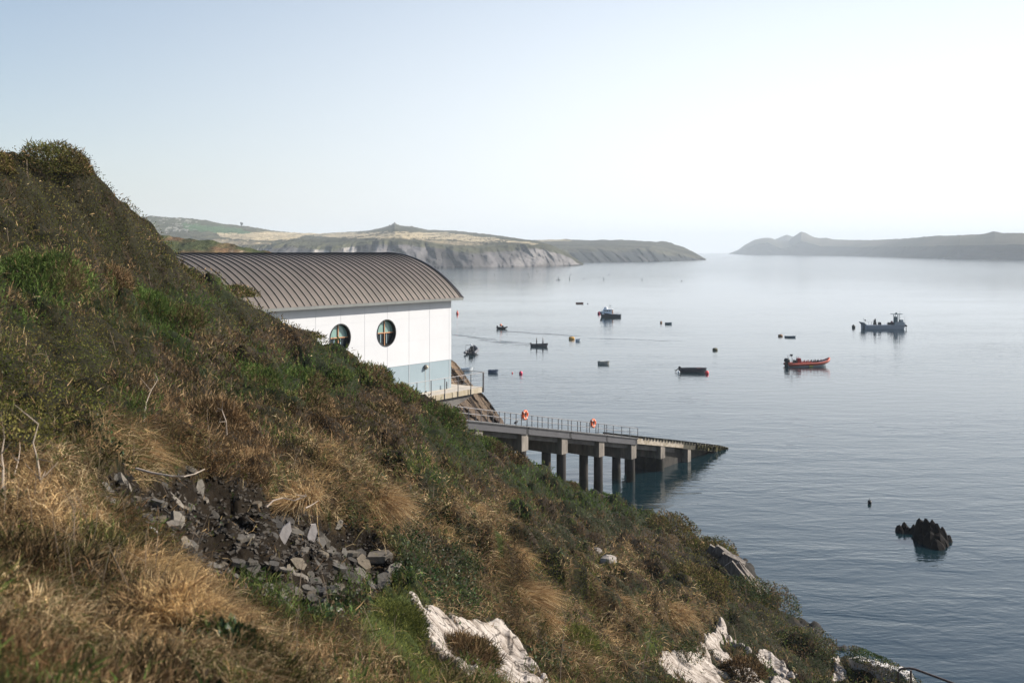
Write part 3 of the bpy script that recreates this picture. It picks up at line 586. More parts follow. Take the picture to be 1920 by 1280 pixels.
for z in (16.25, 17.7):
    xs = [0] + sum([[w[0] + .8, w[0] - .8] for w in WIN], []) + [-LEN]
    for a_, b_ in zip(xs[::2], xs[1::2]): J.box(((a_ + b_) / 2, -.002, z), (a_ - b_, .008, .016))
J.box((-LEN / 2, -.004, 14.76), (LEN, .012, .03)); J.build('panel_joint', JT, st)
# ends, back wall, floor
arc = []
R0 = ((HW + OV) ** 2 + (ZA - ZE) ** 2) / (2 * (ZA - ZE))
def arcz(y): return ZA - R0 + math.sqrt(R0 * R0 - (y - HW) ** 2)
for name, x in (('gable_wall', 0.0), ('rear_wall', -LEN)):
    mb = MB(); ys = [i * 2 * HW / 24 for i in range(25)]
    for s_ in (0, -.3): mb.add([(x + s_, .01, 10)] + [(x + s_, min(max(y, .01), 13), arcz(y) - .22) for y in ys] + [(x + s_, 2 * HW, 10)], [tuple(range(27))])
    mb.build(name, white, st)
mb = MB(); mb.box((-LEN / 2, 2 * HW, 14.4), (LEN, .3, 9.0)); mb.build('far_wall', white, st)
mb = MB(); mb.box((.06, HW, 15.2), (.1, 6.4, 5.0)); [mb.box((.12, HW, 13 + i * .62), (.05, 6.3, .06)) for i in range(8)]; mb.build('lifeboat_door', mat('door_panel', (.30,.36,.42), .5), st)
# a room behind the windows
RM = mat('room_wall', (.33,.42,.38), .9); mb = MB(); mb.box((-8.5, 3.6, 15.9), (8, .1, 4.2)); mb.box((-8.5, 1.9, 13.9), (8, 3.4, .1)); mb.box((-8.5, 1.9, 18.2), (8, 3.4, .1)); mb.box((-12.4, 1.9, 16), (.1, 3.4, 4.1)); mb.box((-4.4, 1.9, 16), (.1, 3.4, 4.1)); mb.build('inner_room', RM, st)
glass = bpy.data.materials.new('window_glass'); glass.use_nodes = True; gn = glass.node_tree.nodes; gl = glass.node_tree.links; gb = gn['Principled BSDF']
gb.inputs['Base Color'].default_value = (.20,.32,.28,1); gb.inputs['Roughness'].default_value = .04; gb.inputs['Specular IOR Level'].default_value = .8
tcx = gn.new('ShaderNodeTexCoord'); nz = gn.new('ShaderNodeTexNoise'); nz.inputs['Scale'].default_value = .8; gl.new(tcx.outputs['Object'], nz.inputs[0]); bb = gn.new('ShaderNodeBump'); bb.inputs['Strength'].default_value = .04; gl.new(nz.outputs[0], bb.inputs['Height']); gl.new(bb.outputs[0], gb.inputs['Normal'])
dglass = mat('dark_glass', (.018,.025,.03), .05, var=.3, scale=2)
wood = mat('window_wood', (.52,.27,.14), .5, var=.2, scale=8); fr = mat('window_ring', (.06,.065,.065), .4, .3)
for i, (cx, cz, r) in enumerate(WIN):
    mb = MB(); N = 40
    for rr_, y0, y1 in ((r + .045, -.03, .02),):
        o_ = [(cx + rr_ * math.cos(t), y0, cz + rr_ * math.sin(t)) for t in [2 * math.pi * k / N for k in range(N)]]; n_i = [(cx + (r - .01) * math.cos(t), y0, cz + (r - .01) * math.sin(t)) for t in [2 * math.pi * k / N for k in range(N)]]
        o2 = [(x, .03, z) for x, _, z in o_]; n2 = [(x, .30, z) for x, _, z in n_i]
        mb.add(o_ + n_i + o2 + n2, [(k, N + k, N + (k + 1) % N, (k + 1) % N) for k in range(N)] + [(k, (k + 1) % N, 2 * N + (k + 1) % N, 2 * N + k) for k in range(N)] + [(N + k, 3 * N + k, 3 * N + (k + 1) % N, N + (k + 1) % N) for k in range(N)])
    w = mb.build('round_window', fr, st)
    mb = MB(); mb.box((cx, .20, cz), (.055, .07, 2 * r - .03)); mb.box((cx, .196, cz), (2 * r - .03, .072, .055)); mb.build('glazing_bar', wood, w)
    half = [(cx + (r - .02) * math.cos(t), .225, cz + (r - .02) * math.sin(t)) for t in [math.pi * k / 20 for k in range(21)]]
    mb = MB(); mb.add(half, [tuple(range(21))]); mb.build('upper_pane', glass, w)
    low = [(x, y, 2 * cz - z) for x, y, z in half]; mb = MB(); mb.add(low, [tuple(range(21))[::-1]]); mb.build('lower_pane', dglass, w)
    bm_ = mat('blind_edge', (.30,.42,.46), .5)
    for dx, hh in ((-.3, .58), (.22, .6)): mb = MB(); mb.box((cx + dx, .215, cz - hh / 2 - .06), (.05, .01, hh)); mb.build('blind_edge', bm_, w)
# roof shell
mb = MB(); N = 40; x0, x1 = -LEN - .4, FO; th_ = .14
ys = [-OV + i * 2 * (HW + OV) / N for i in range(N + 1)]
top = [(x, y, arcz(y)) for x in (x0, x1) for y in ys]; bot = [(x, y, arcz(y) - th_) for x in (x0, x1) for y in ys]; M_ = N + 1
mb.add(top + bot, [(i, M_ + i, M_ + i + 1, i + 1) for i in range(N)] + [(2 * M_ + i, 2 * M_ + i + 1, 3 * M_ + i + 1, 3 * M_ + i) for i in range(N)] + [(M_ + i, 3 * M_ + i, 3 * M_ + i + 1, M_ + i + 1) for i in range(N)] + [(i, i + 1, 2 * M_ + i + 1, 2 * M_ + i) for i in range(N)] + [(0, 2 * M_, 3 * M_, M_), (N, M_ + N, 3 * M_ + N, 2 * M_ + N)])
rf = mb.build('roof', roofm, st, smooth=False)
mb = MB(); k = FO - .28
while k > x0:
    pts = [(k, y, arcz(y)) for y in ys]
    for a_, b_ in zip(pts[:-1], pts[1:]):
        mb.add([(k - .016, a_[1], a_[2] - .01), (k + .016, a_[1], a_[2] - .01), (k + .016, b_[1], b_[2] - .01), (k - .016, b_[1], b_[2] - .01), (k - .014, a_[1], a_[2] + .055), (k + .014, a_[1], a_[2] + .055), (k + .014, b_[1], b_[2] + .055), (k - .014, b_[1], b_[2] + .055)],
               [(4, 5, 6, 7), (0, 4, 7, 3), (1, 2, 6, 5), (0, 1, 5, 4), (2, 3, 7, 6)])
    k -= .505
so_ = mb.build('standing_seam', seamm, rf)
mb = MB(); mb.tube([(x1 + .02, y, arcz(y) - .03) for y in ys], .07, 6); mb.tube([(x1 - .10, y, arcz(y) + .03) for y in ys], .04, 6); mb.build('verge_trim', dsteel, rf)
mb = MB(); mb.box(((x0 + x1) / 2, -OV - .01, ZE - .09), (x1 - x0 - .02, .06, .16)); mb.box(((x0 + x1) / 2, -.2, ZE - .12), (x1 - x0 - .06, .36, .05)); mb.build('eaves_fascia', mat('fascia', (.20,.21,.20), .6), rf)
lp = MB(); lp.lathe((-2.6, -.02, 14.46), [(.16, 0), (.17, .06), (.15, .1)], 18, axis=(0, -1, 0)); lo = lp.build('wall_lamp', metal, st)
lp = MB(); lp.ball((-2.6, -.13, 14.46), .115); lp.build('lamp_shade', mat('lamp_glass', (.55,.50,.38), .3), lo, smooth=True)
mb = MB(); mb.tube([(-.75, -.25, ZD + .02), (-.75, -.25, ZD + .5)], .04); mb.build('drain_pipe', dsteel, st)
mb = MB(); mb.box((-2.58, -.004, 13.6), (.05, .006, 1.3)); mb.build('rust_streak', mat('streak', (.42,.46,.46), .7), st)

# balcony round the corner
cream = mat('old_concrete', (.46,.41,.33), .85, c2=(.28,.23,.14), scale=1.1, bump=.3, stretch=(1.5, 1.5, .5)); conc = mat('concrete', (.34,.32,.29), .9, c2=(.20,.19,.17), scale=1.2, bump=.3); dconc = mat('weathered_concrete', (.16,.15,.14), .9, c2=(.07,.065,.06), scale=.8, bump=.4)
bal = empty('balcony', (WX, WY, 0), ANG, 'cream concrete balcony with railing at the corner of the white boathouse', 'balcony')
BX, BY = 1.47, -1.5
mb = MB(); mb.box(((BX - 11) / 2, (BY + 0) / 2 + .004, ZD - .09), (BX + 11, -BY, .16)); mb.box((BX / 2 + .004, 2.0, ZD - .092), (BX - .01, 4.0, .16)); mb.build('deck', mat('deck_concrete', (.50,.45,.38), .9, c2=(.38,.34,.28), scale=1.5, bump=.2, stretch=(6, 1, 1)), bal)
mb = MB(); x = BX
while x > -11: mb.box((x - .8, BY - .03, ZD - .17), (1.56, .1, .34)); x -= 1.62
mb.box((BX + .03, 1.2, ZD - .17), (.1, 5.3, .34)); mb.build('edge_slab', cream, bal, bevel=.01)
mb = MB(); mb.add([(BX, BY + .1, ZD - .2), (BX - 9, BY + .1, ZD - .2), (BX - 9, BY + .1, ZD - 1.9), (BX - 4.2, BY + .1, ZD - 1.4), (BX, 3.8, ZD - .2), (BX - 9, 3.8, ZD - .2), (BX - 9, 3.8, ZD - 1.9), (BX - 4.2, 3.8, ZD - 1.4)], [(0, 1, 2, 3), (4, 7, 6, 5), (0, 4, 5, 1), (0, 3, 7, 4), (3, 2, 6, 7)]); mb.build('bracket_beam', dconc, bal)
mb = MB(); mb.box((-2.4, .6, 10.6), (1.1, 1.2, 3.4), taper=1.15); mb.build('support_pier', conc, bal)
def post(par, x, y, z, h, m_, r=.03, name='railing_post'): mb = MB(); mb.box((x, y, z + h / 2), (2 * r, r * 2, h)); return mb.build(name, m_, par)
x = BX - .03; z0 = ZD - .33
while x > -10: post(bal, x, BY - .10, z0, 1.33, dsteel, .02 if x < 1 else .038); x -= 1.32
for y in (.2, 1.8, 3.4): post(bal, BX + .10, y, z0, 1.33, dsteel, .024)
mb = MB(); zr = ZD + 1.0; mb.tube([(-10.5, BY - .1, zr), (BX + .08, BY - .1, zr), (BX + .1, 3.6, zr)], .020)
mb.build('handrail', metal, bal)
meshm = mat('wire_mesh', (.3,.3,.31), .5, .5); mb = MB(); [mb.tube([(-10.5, BY - .1, ZD + .12 + i * .29), (BX + .08, BY - .1, ZD + .12 + i * .29), (BX + .1, 3.6, ZD + .12 + i * .29)], .005, 4) for i in range(3)]; mb.build('railing_wire', meshm, bal)

# ------------------------------------------------------------------ slipway: local x up the slip from the tip, y towards the far side
TX, TY = (1367 - CX) / 16.76, F / 16.76
sl = empty('slipway', (TX, TY, 0), ANG + math.pi, 'long sloping concrete slipway on piles running down into the water', 'slipway')
def L(d, w, dz=0): return (d, -w, .2 * d + dz)   # local: +x uphill; far side is -y in this turned frame
SW = 4.6
def slab(mb, d0, d1, w0, w1, t0, t1, tap=0):
    mb.add([L(d0, w0, t0), L(d1, w0, t0), L(d1, w1, t0), L(d0, w1, t0), L(d0, w0, t1), L(d1, w0, t1), L(d1, w1, t1), L(d0, w1, t1)], [(0, 1, 2, 3), (4, 7, 6, 5), (0, 4, 5, 1), (1, 5, 6, 2), (2, 6, 7, 3), (3, 7, 4, 0)])
mb = MB(); slab(mb, 20.6, 52, .12, SW, -.40, -.12); mb.build('slip_deck', conc, sl)
weed = mat('weedy_concrete', (.075,.068,.045), .85, c2=(.025,.024,.018), scale=2.2, bump=.6)
mb = MB(); slab(mb, -1.5, 11, 0, SW, -.62, -.02); mb.build('weedy_toe', weed, sl)
mb = MB(); slab(mb, 11, 20.5, 0, SW, -.55, -.02); mb.build('lower_slab', mat('stained_concrete', (.46,.41,.35), .85, c2=(.17,.14,.09), scale=1.4, bump=.4), sl)
mb = MB(); [slab(mb, 1 + i * .62, 1 + i * .62 + .3, -.12, SW, -.03, .05 + .05 * (i % 3)) for i in range(30)]; mb.build('kerb_block', weed, sl)
ya = mat('bladder_weed', (.13,.115,.04), .8, c2=(.04,.035,.015), scale=4)
mb = MB(); rg = random.Random(4)
for i in range(90): d = rg.uniform(0, 8); mb.box(L(d, rg.uniform(-.2, .1), -.1 - rg.random() * .35), (rg.uniform(.1, .3), .1, rg.uniform(.15, .4)), rz=rg.random())
mb.build('seaweed', ya, sl)['kind'] = 'stuff'
gird = mat('painted_girder', (.085,.085,.092), .5, .1, var=.2, scale=1.5); sp = mat('girder_splice', (.03,.03,.032), .6)
splice = [46.6, 38.3, 32.0, 26.0, 20.6]; sp_d = [52] + splice
for a_, b_ in zip(sp_d[:-1], sp_d[1:]):
    mb = MB(); slab(mb, b_ + .12, a_ - .12, .02, .12, -.60, -.10); slab(mb, b_ + .12, a_ - .12, -.06, .2, -.12, -.05); slab(mb, b_ + .12, a_ - .12, -.06, .2, -.66, -.60)
    g_ = mb.build('girder', gird, sl)
for d in splice: mb = MB(); slab(mb, d - .14, d + .14, .0, .16, -.64, -.08); mb.build('girder_splice', sp, sl)
mb = MB(); slab(mb, 20.8, 52, SW - .2, SW + .1, -.66, -.06); mb.build('girder', gird, sl)
mb = MB(); slab(mb, 20.4, 52, -.10, 1.3, -.045, .0); mb.build('walkway', mat('grating', (.22,.22,.22), .8, c2=(.14,.14,.14), scale=6), sl)
weedb = mat('tide_weed', (.022,.022,.014), .7, c2=(.010,.010,.008), scale=5, bump=.5)
capm = mat('pile_cap', (.27,.24,.205), .9, c2=(.10,.09,.078), scale=1.3, bump=.35, stretch=(1, 1, .3)); pilem = mat('pile', (.045,.038,.034), .8, c2=(.018,.016,.015), scale=1.5, bump=.3, stretch=(1, 1, .3))
for i, d in enumerate([50.9, 45.1, 39.1, 33.3, 27.3, 21.5, 15.75, 9.95]):
    zt = .2 * d - .67; ch = 1.45 if d > 16 else 1.2; 
    mb = MB(); mb.box((d - .46, -SW / 2, zt - ch / 2), (.92, SW - .1, ch)); 
    if d > 12: mb.build('crosshead', capm, sl, bevel=.015)
    else: mb = MB(); mb.box((d - .4, -SW / 2, zt / 2 - .5), (.7, SW - .1, zt + 1)); mb.build('crosshead', capm, sl)
    if d > 12:
        for w in (.42, 2.0):
            mb = MB(); mb.lathe((d - .46, -w, -2), [(.41, 0), (.41, zt - ch + 2.0)], 18); mb.build('pile', pilem, sl, smooth=False)
            mb = MB(); mb.lathe((d - .46, -w, -1.5), [(.425, 0), (.43, 2.2), (.415, 2.6)], 18); mb.build('weed_band', weedb, sl)
mb = MB(); mb.add([(-1, -.75, -1.2), (15.6, -.75, -1.2), (15.6, -.75, 2.45), (1, -.75, -.4), (-1, -SW + .3, -1.2), (15.6, -SW + .3, -1.2), (15.6, -SW + .3, 2.45), (1, -SW + .3, -.4)], [(0, 1, 2, 3), (4, 7, 6, 5), (0, 4, 5, 1), (1, 5, 6, 2), (2, 6, 7, 3), (3, 7, 4, 0)]); mb.build('shade_infill', mat('infill_dark', (.05,.046,.04), .8, c2=(.02,.019,.017), scale=1.5, bump=.4), sl)  # dark infill added below the lower slip to give its shaded underside
mb = MB(); slab(mb, 12, 51, .5, SW - .4, -1.1, -.42); mb.build('deck_beam', dconc, sl)
for name, w, d0, d1 in (('near', -.06, 20.5, 51.5), ('far', 1.26, 24.0, 51.5)):
    d = d0
    while d < d1:
        p_ = MB(); q_ = L(d, w, -.12); p_.box((q_[0], q_[1], q_[2] + .53), (.05, .05, 1.08)); p_.build('railing_post', dsteel, sl); d += 1.5
    mb = MB(); mb.tube([L(d0, w, .94), L(d1, w, .94)], .028); mb.tube([L(d0, w, .5), L(d1, w, .5)], .02); mb.build('handrail', metal, sl)
for (px_, lab) in ((982, 'orange lifebuoy on the slipway railing nearer the white boathouse'), (1110, 'orange lifebuoy on the slipway railing farther down towards the water')):
    D = TY * (2387 - 1367) / (2387 - px_); d = (TY - D) / .8; x = TX - .6 * d; y = TY - .8 * d; z = .2 * d + .92
    e_ = empty('lifebuoy', (x + .075, y - .1, z), ANG, lab, 'lifebuoy', 'lifebuoys along the slipway railing')
    om = mat('lifebuoy_orange', (.78,.12,.03), .45, var=.15); mb = MB(); mb.tube([(.29 * math.cos(t), 0, .31 * math.sin(t)) for t in [2 * math.pi * i / 24 for i in range(24)]], .105, 10, closed=True); mb.build('ring', om, e_, smooth=True)
    for t in (.8, 2.3, 3.9, 5.4):
        mb = MB(); mb.tube([(.29 * math.cos(t + s_), 0, .31 * math.sin(t + s_)) for s_ in (-.13, 0, .13)], .109, 10); mb.build('reflective_band', mat('band', (.75,.72,.66), .4), e_)
    mb = MB(); mb.box((0, .12, 0), (.5, .05, .62)); mb.box((0, .1, .2), (.56, .10, .06)); mb.build('holder', mat('holder_red', (.38,.06,.03), .6), e_)
    mb = MB(); mb.tube([(.05, -.02, -.25), (.14, -.05, -.05), (.05, -.06, .1), (-.08, -.04, -.1), (-.02, -.02, -.28)], .02, 6); mb.build('rope', mat('rope_white', (.7,.66,.58), .8), e_)
e_ = empty('gull', (0, 0, 0), .5, 'small dark bird sitting on the slipway beyond the first orange lifebuoy', 'bird')
q_ = 37.3; e_.location = (TX - .6 * q_ - .8 * 2.0, TY - .8 * q_ + .6 * 2.0, .2 * q_ + .0)
mb = MB(); mb.lathe((-.16, 0, .12), [(.012, 0), (.07, .08), (.1, .2), (.085, .3), (.04, .38), (.045, .42), (.01, .47)], 10, axis=(1, 0, .45)); mb.tube([(0, .03, -.12), (0, .03, .16)], .012, 5); mb.build('body', mat('dark_plumage', (.05,.05,.055), .7), e_, smooth=True)

# ------------------------------------------------------------------ rock buttress behind the slipway
def colR(px, py, X, D, Z, K):
    s_ = (X * 1.0 + Z * .62); st_ = fbm(s_ * 4.5, Z * .5, 7, 3); c = mixc(np.array([[.30,.22,.145]]), np.array([[.13,.095,.075]]), (st_ - .35) * 3)
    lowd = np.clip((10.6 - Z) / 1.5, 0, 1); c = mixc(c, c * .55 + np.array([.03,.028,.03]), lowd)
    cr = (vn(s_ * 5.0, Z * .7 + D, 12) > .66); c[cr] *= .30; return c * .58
rt = [(780,655),(828,660),(846,672),(856,680),(868,695),(881,714),(893,727),(905,737),(917,752),(929,768),(943,787),(955,815),(966,850),(972,880),(980,925)]
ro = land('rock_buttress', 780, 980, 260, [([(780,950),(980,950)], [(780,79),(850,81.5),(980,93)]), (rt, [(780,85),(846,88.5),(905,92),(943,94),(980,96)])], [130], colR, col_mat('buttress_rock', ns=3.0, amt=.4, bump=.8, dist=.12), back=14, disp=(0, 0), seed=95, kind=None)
co = np.empty(len(ro.data.vertices) * 3); ro.data.vertices.foreach_get('co', co); co = co.reshape(-1, 3); s_ = co[:, 0] + co[:, 2] * .62
g_ = np.abs(((s_ * 1.75 + fbm(co[:, 2] * .35, co[:, 1] * .1, 5) * 1.3) % 1) - .5); rid = (g_ - .25) * .55 + (fbm(s_ * 1.5, co[:, 2] * .6, 33) - .5) * 1.6 + np.floor(vn(s_ * 2.1, co[:, 2] * .8, 51) * 5) * .13
co[:, 1] -= rid * np.clip((co[:, 2] + 2) / 3, 0, 1); ro.data.vertices.foreach_set('co', co.ravel()); ro.data.update()
tag(ro, 'brown layered rock outcrop between the white boathouse and the slipway', 'rock')
# ------------------------------------------------------------------ boats. local frame: x to the bow, z up, origin at the waterline amidships
def hullmesh(Ln, B, zs, zb, depth=.3, rake=.35, full=2.4, thick=.05, floor=.1, tr=.85, n=14):
    """open hull: outer skin, gunwale, inner skin; returns MB"""
    mb = MB(); out = []; inn = []
    for i in range(n + 1):
        t = i / n; x = -Ln / 2 + Ln * t; b = B / 2 * (tr + (1 - tr) * min(1, t * 3)) * (1 - max(0, t - .35) ** full / (.65 ** full)) ** .75 if t < 1 else .02
        z = zs + (zb - zs) * t ** 2; xr = x - rake * t ** 2 * 0 ; xk = x - rake * t ** 3
        prof = [(0, -depth, xk), (.62 * b, -depth * .75, xk), (.9 * b, .02, xk + rake * t ** 3 * .4), (b, z, xr)]
        out.append([(px_, y, zz) for y, zz, px_ in prof]); bi = max(b - thick, .008)
        inn.append([(xr - thick * t, bi, z), (xk, .85 * bi, floor), (xk, 0, floor)])
    ring = [[*[(x, -y, z) for x, y, z in reversed(inn[i])], *[(x, -y, z) for x, y, z in reversed(out[i])], *out[i][1:], *inn[i]] for i in range(n + 1)]
    # ring order: inner centre.. starboard .. keel .. port .. inner centre
    ring = [[(x, -y, z) for x, y, z in reversed(inn[i])] + [(x, -y, z) for x, y, z in reversed(out[i])] + out[i][1:] + inn[i] for i in range(n + 1)]
    m = len(ring[0]); mb.add([p for r_ in ring for p in r_], [(i * m + k, (i + 1) * m + k, (i + 1) * m + k + 1, i * m + k + 1) for i in range(n) for k in range(m - 1)])
    o_ = out[0]; mb.add([(x, -y, z) for x, y, z in reversed(o_)] + o_[1:], [tuple(range(7))])
    mb.add([(x + thick, -y * .97, z) for x, y, z in reversed(o_)] + [(x + thick, y * .97, z) for x, y, z in o_[1:]], [tuple(range(7))[::-1]])
    return mb
def bow(x, y, z): return (x, y, z)
def outboard(par, x, z, m_, s=1.0, y=0, tilt=0):
    mb = MB(); Mt = Matrix.Rotation(tilt, 3, 'Y'); c0 = Vector((x, y, z))
    prof = [(.01, -.02), (.17, 0), (.21, .12), (.2, .3), (.13, .42), (.01, .44)]
    vs = []
    n = 12
    for r_, h_ in prof:
        for k in range(n): a_ = 2 * math.pi * k / n; vs.append(c0 + Mt @ Vector((-.1 * s + 1.35 * r_ * s * math.cos(a_), r_ * s * .8 * math.sin(a_), .15 * s + h_ * s)))
    mb.add(vs, [(i * n + k, i * n + (k + 1) % n, (i + 1) * n + (k + 1) % n, (i + 1) * n + k) for i in range(5) for k in range(n)])
    o_ = mb.build('outboard_motor', m_, par, smooth=True)
    mb = MB(); mb.box(c0 + Mt @ Vector((-.12 * s, 0, -.25 * s)), (.16 * s, .08 * s, .85 * s), M=Mt); mb.box(c0 + Mt @ Vector((-.2 * s, 0, -.62 * s)), (.4 * s, .07 * s, .09 * s), M=Mt); mb.build('drive_leg', m_, o_)
    return o_
def rib(name, px_, py_, Ln, B, hd, label, tubec, hullc, r=.25, rise=.55, cat='inflatable boat', group=None):
    x, y, _ = Wp(px_, py_); e_ = empty(name, (x, y, 0), hd, label, cat, group); tm = mat(name + '_tube', tubec, .5, var=.12); hm = mat(name + '_hull', hullc, .5, var=.1)
    pts = []
    for sgn in (1, -1):
        side = [(-Ln / 2 - .15, sgn * (B / 2 - r), r * .9 + .12)] + [(-Ln / 2 + Ln * .62 * t, sgn * (B / 2 - r), r + .12 + rise * .12 * t) for t in (0, .3, .6, 1)]
        for t in (.2, .4, .6, .8): a_ = t * math.pi / 2; side.append((-Ln / 2 + Ln * .62 + Ln * .36 * math.sin(a_), sgn * (B / 2 - r) * math.cos(a_) ** .8, r + .12 + rise * (.12 + .88 * t ** 1.6)))
        pts.append(side)
    path = pts[0] + [(Ln / 2 - .02, 0, r + .12 + rise)] + pts[1][::-1]
    rs = [r * .55] + [r] * (len(path) - 2) + [r * .55]
    mb = MB(); mb.tube(path, rs, 12); mb.build('inflatable_tube', tm, e_, smooth=True)
    mb = hullmesh(Ln * .93, B - 2 * r + .15, .32, .5 + rise * .75, .3, .7, floor=.16); o_ = mb.build('hull', hm, e_); return e_, tm, hm
blk = mat('black_plastic', (.022,.022,.025), .45, var=.2); gry = mat('dull_grey', (.16,.17,.18), .6, var=.2); wht = mat('boat_white', (.82,.84,.86), .4, var=.08); red = mat('buoy_red', (.80,.035,.045), .4, var=.1); ylw = mat('buoy_yellow', (.55,.30,.05), .6, var=.3); pal = mat('pale_grey', (.45,.47,.48), .6, var=.2); aqua = mat('pale_aqua', (.5,.62,.62), .4)
hdg = R(14)
# red sightseeing rib
e_, tm, hm = rib('rigid_inflatable', 1515, 686, 8.6, 2.7, R(9), 'long red inflatable tour boat with rows of seats and a big black outboard', (.38,.065,.035), (.34,.37,.39), .27, .95)
redd = mat('console_red', (.34,.03,.03), .45)
mb = MB(); mb.box((-1.9, 0, .95), (.8, .9, 1.2), taper=.85); mb.build('console', redd, e_, bevel=.06)
mb = MB(); mb.tube([(-2.2, -.4, 1.5), (-2.1, -.42, 1.85), (-2.1, .42, 1.85), (-2.2, .4, 1.5)], .025); mb.build('windscreen_rail', blk, e_)
mb = MB(); mb.box((-2.75, 0, .75), (.4, 1.0, .9), taper=.9); mb.build('helm_seat', blk, e_, bevel=.05)
for i in range(5):
    for sy in (-.45, .45):
        mb = MB(); mb.box((-1.0 + i * .72, sy, .55 + i * .03), (.5, .34, .35)); mb.box((-1.2 + i * .72, sy, .88 + i * .03), (.1, .34, .4)); mb.build('seat', mat('seat_red', (.40,.10,.08), .6) if i < 3 else blk, e_, bevel=.03)
for i in range(4): mb = MB(); mb.tube([(2.2 + .28 * i, .25 * (-1) ** i, .5), (2.2 + .28 * i, .25 * (-1) ** i, 1.25)], .06); mb.build('grab_bar', blk, e_)
mb = MB(); mb.tube([(-3.7, -1.0, .6), (-3.7, -.9, 2.0), (-3.7, .9, 2.0), (-3.7, 1.0, .6)], .035); mb.tube([(-3.2, -1.0, .6), (-3.6, -.9, 1.7)], .03); mb.tube([(-3.2, 1.0, .6), (-3.6, .9, 1.7)], .03); af = mb.build('a_frame', metal, e_)
mb = MB(); mb.add([(-3.7, -.1, 2.32), (-3.1, -.15, 2.3), (-3.25, -.12, 1.85), (-3.6, -.1, 2.0)], [(0, 1, 2, 3)]); mb.tube([(-3.7, -.1, 1.9), (-3.7, -.1, 2.4)], .02); mb.build('flag', blk, af)
outboard(e_, -4.15, .55, blk, 1.65, .33, .12); outboard(e_, -4.15, .55, blk, 1.65, -.33, .12)
mb = MB(); mb.box((.0, -1.36, .16), (.75, .1, .16)); mb.build('yellow_fender', mat('fender_yellow', (.6,.55,.1), .5), e_)
# dark rib seen from astern
e_, tm, hm = rib('rigid_inflatable', 885, 662, 6.4, 2.6, R(83), 'black inflatable boat with grey tubes lying right of the white boathouse', (.14,.14,.15), (.05,.05,.055), .27, .8)
mb = MB(); mb.box((-.3, 0, .9), (.7, .8, 1.15), taper=.85); mb.build('console', blk, e_, bevel=.05); mb = MB(); [mb.box((-1.2, sy, .7), (.6, .35, .8)) for sy in (-.3, .3)]; mb.build('jockey_seat', blk, e_, bevel=.05)
mb = MB(); mb.tube([(-2.6, -1.0, .5), (-2.5, -.95, 1.95), (-2.5, .95, 1.95), (-2.6, 1.0, .5)], .04); mb.build('a_frame', dsteel, e_); mb = MB(); mb.ball((-.3, .1, 1.75), .22); mb.build('radar_dome', wht, e_, smooth=True)
outboard(e_, -3.25, .5, blk, 1.3, 0, .05)
# small dark inflatable with an orange float
e_, tm, hm = rib('inflatable_dinghy', 942, 616.5, 3.0, 1.5, R(-25), 'small black inflatable dinghy carrying an orange float, left of the moving open boat', (.03,.03,.035), (.05,.05,.05), .2, .3)
outboard(e_, 1.0 * -1.5, .35, blk, .9); mb = MB(); mb.ball((-.55, .1, 1.05), .36); mb.build('orange_float', mat('float_orange', (.75,.2,.08), .5), e_, smooth=True); mb = MB(); mb.box((.1, 0, .62), (.7, .5, .7), taper=.6); mb.build('covered_gear', blk, e_, bevel=.08)
# open boats
def open_boat(name, px_, py_, Ln, B, hd, label, c, zs=.5, zb=.75, cin=None, motor=1.0, tilt=0, cat='boat', benches=3, group=None, rake=.35):
    x, y, _ = Wp(px_, py_); e_ = empty(name, (x, y, 0), hd, label, cat, group)
    m_ = mat(name + '_paint', c, .55, var=.15); mb = hullmesh(Ln, B, zs, zb, .25, rake, floor=.08); mb.build('hull', m_, e_)
    mb = MB(); 
    for i in range(benches): xx = -Ln * .3 + i * Ln * .27; mb.box((xx, 0, zs * .72), (.24, B * .8 * (1 if i < benches - 1 else .8), .04)); 
    if benches: mb.build('thwart', mat(name + '_bench', cin or tuple(v * 1.5 for v in c), .7), e_)
    if motor: outboard(e_, -Ln / 2 - .05, zs * .75, blk, motor, 0, tilt)
    return e_
eb = open_boat('open_motorboat', 1299, 697, 5.0, 1.75, R(-3), 'dark open workboat with tilted outboard, a red ball buoy at its bow', (.045,.045,.055), .62, .78, (.07,.06,.06), 1.0, .9, rake=.2)
mb = MB(); mb.tube([(-2.4, .86, .64), (0, .86, .68), (1.6, .6, .74)], .03); mb.tube([(-2.4, -.86, .64), (0, -.86, .68), (1.6, -.6, .74)], .03); mb.build('gunwale', gry, eb)
mb = MB(); mb.box((1.2, 0, .6), (.9, .9, .12)); mb.build('foredeck_gear', mat('gear_rust', (.28,.12,.1), .7), eb)
eb = open_boat('open_motorboat', 1012, 649.5, 3.9, 1.6, R(-9), 'dark open boat under way with two people standing in it', (.06,.06,.065), .55, .82, None, .75, 0)
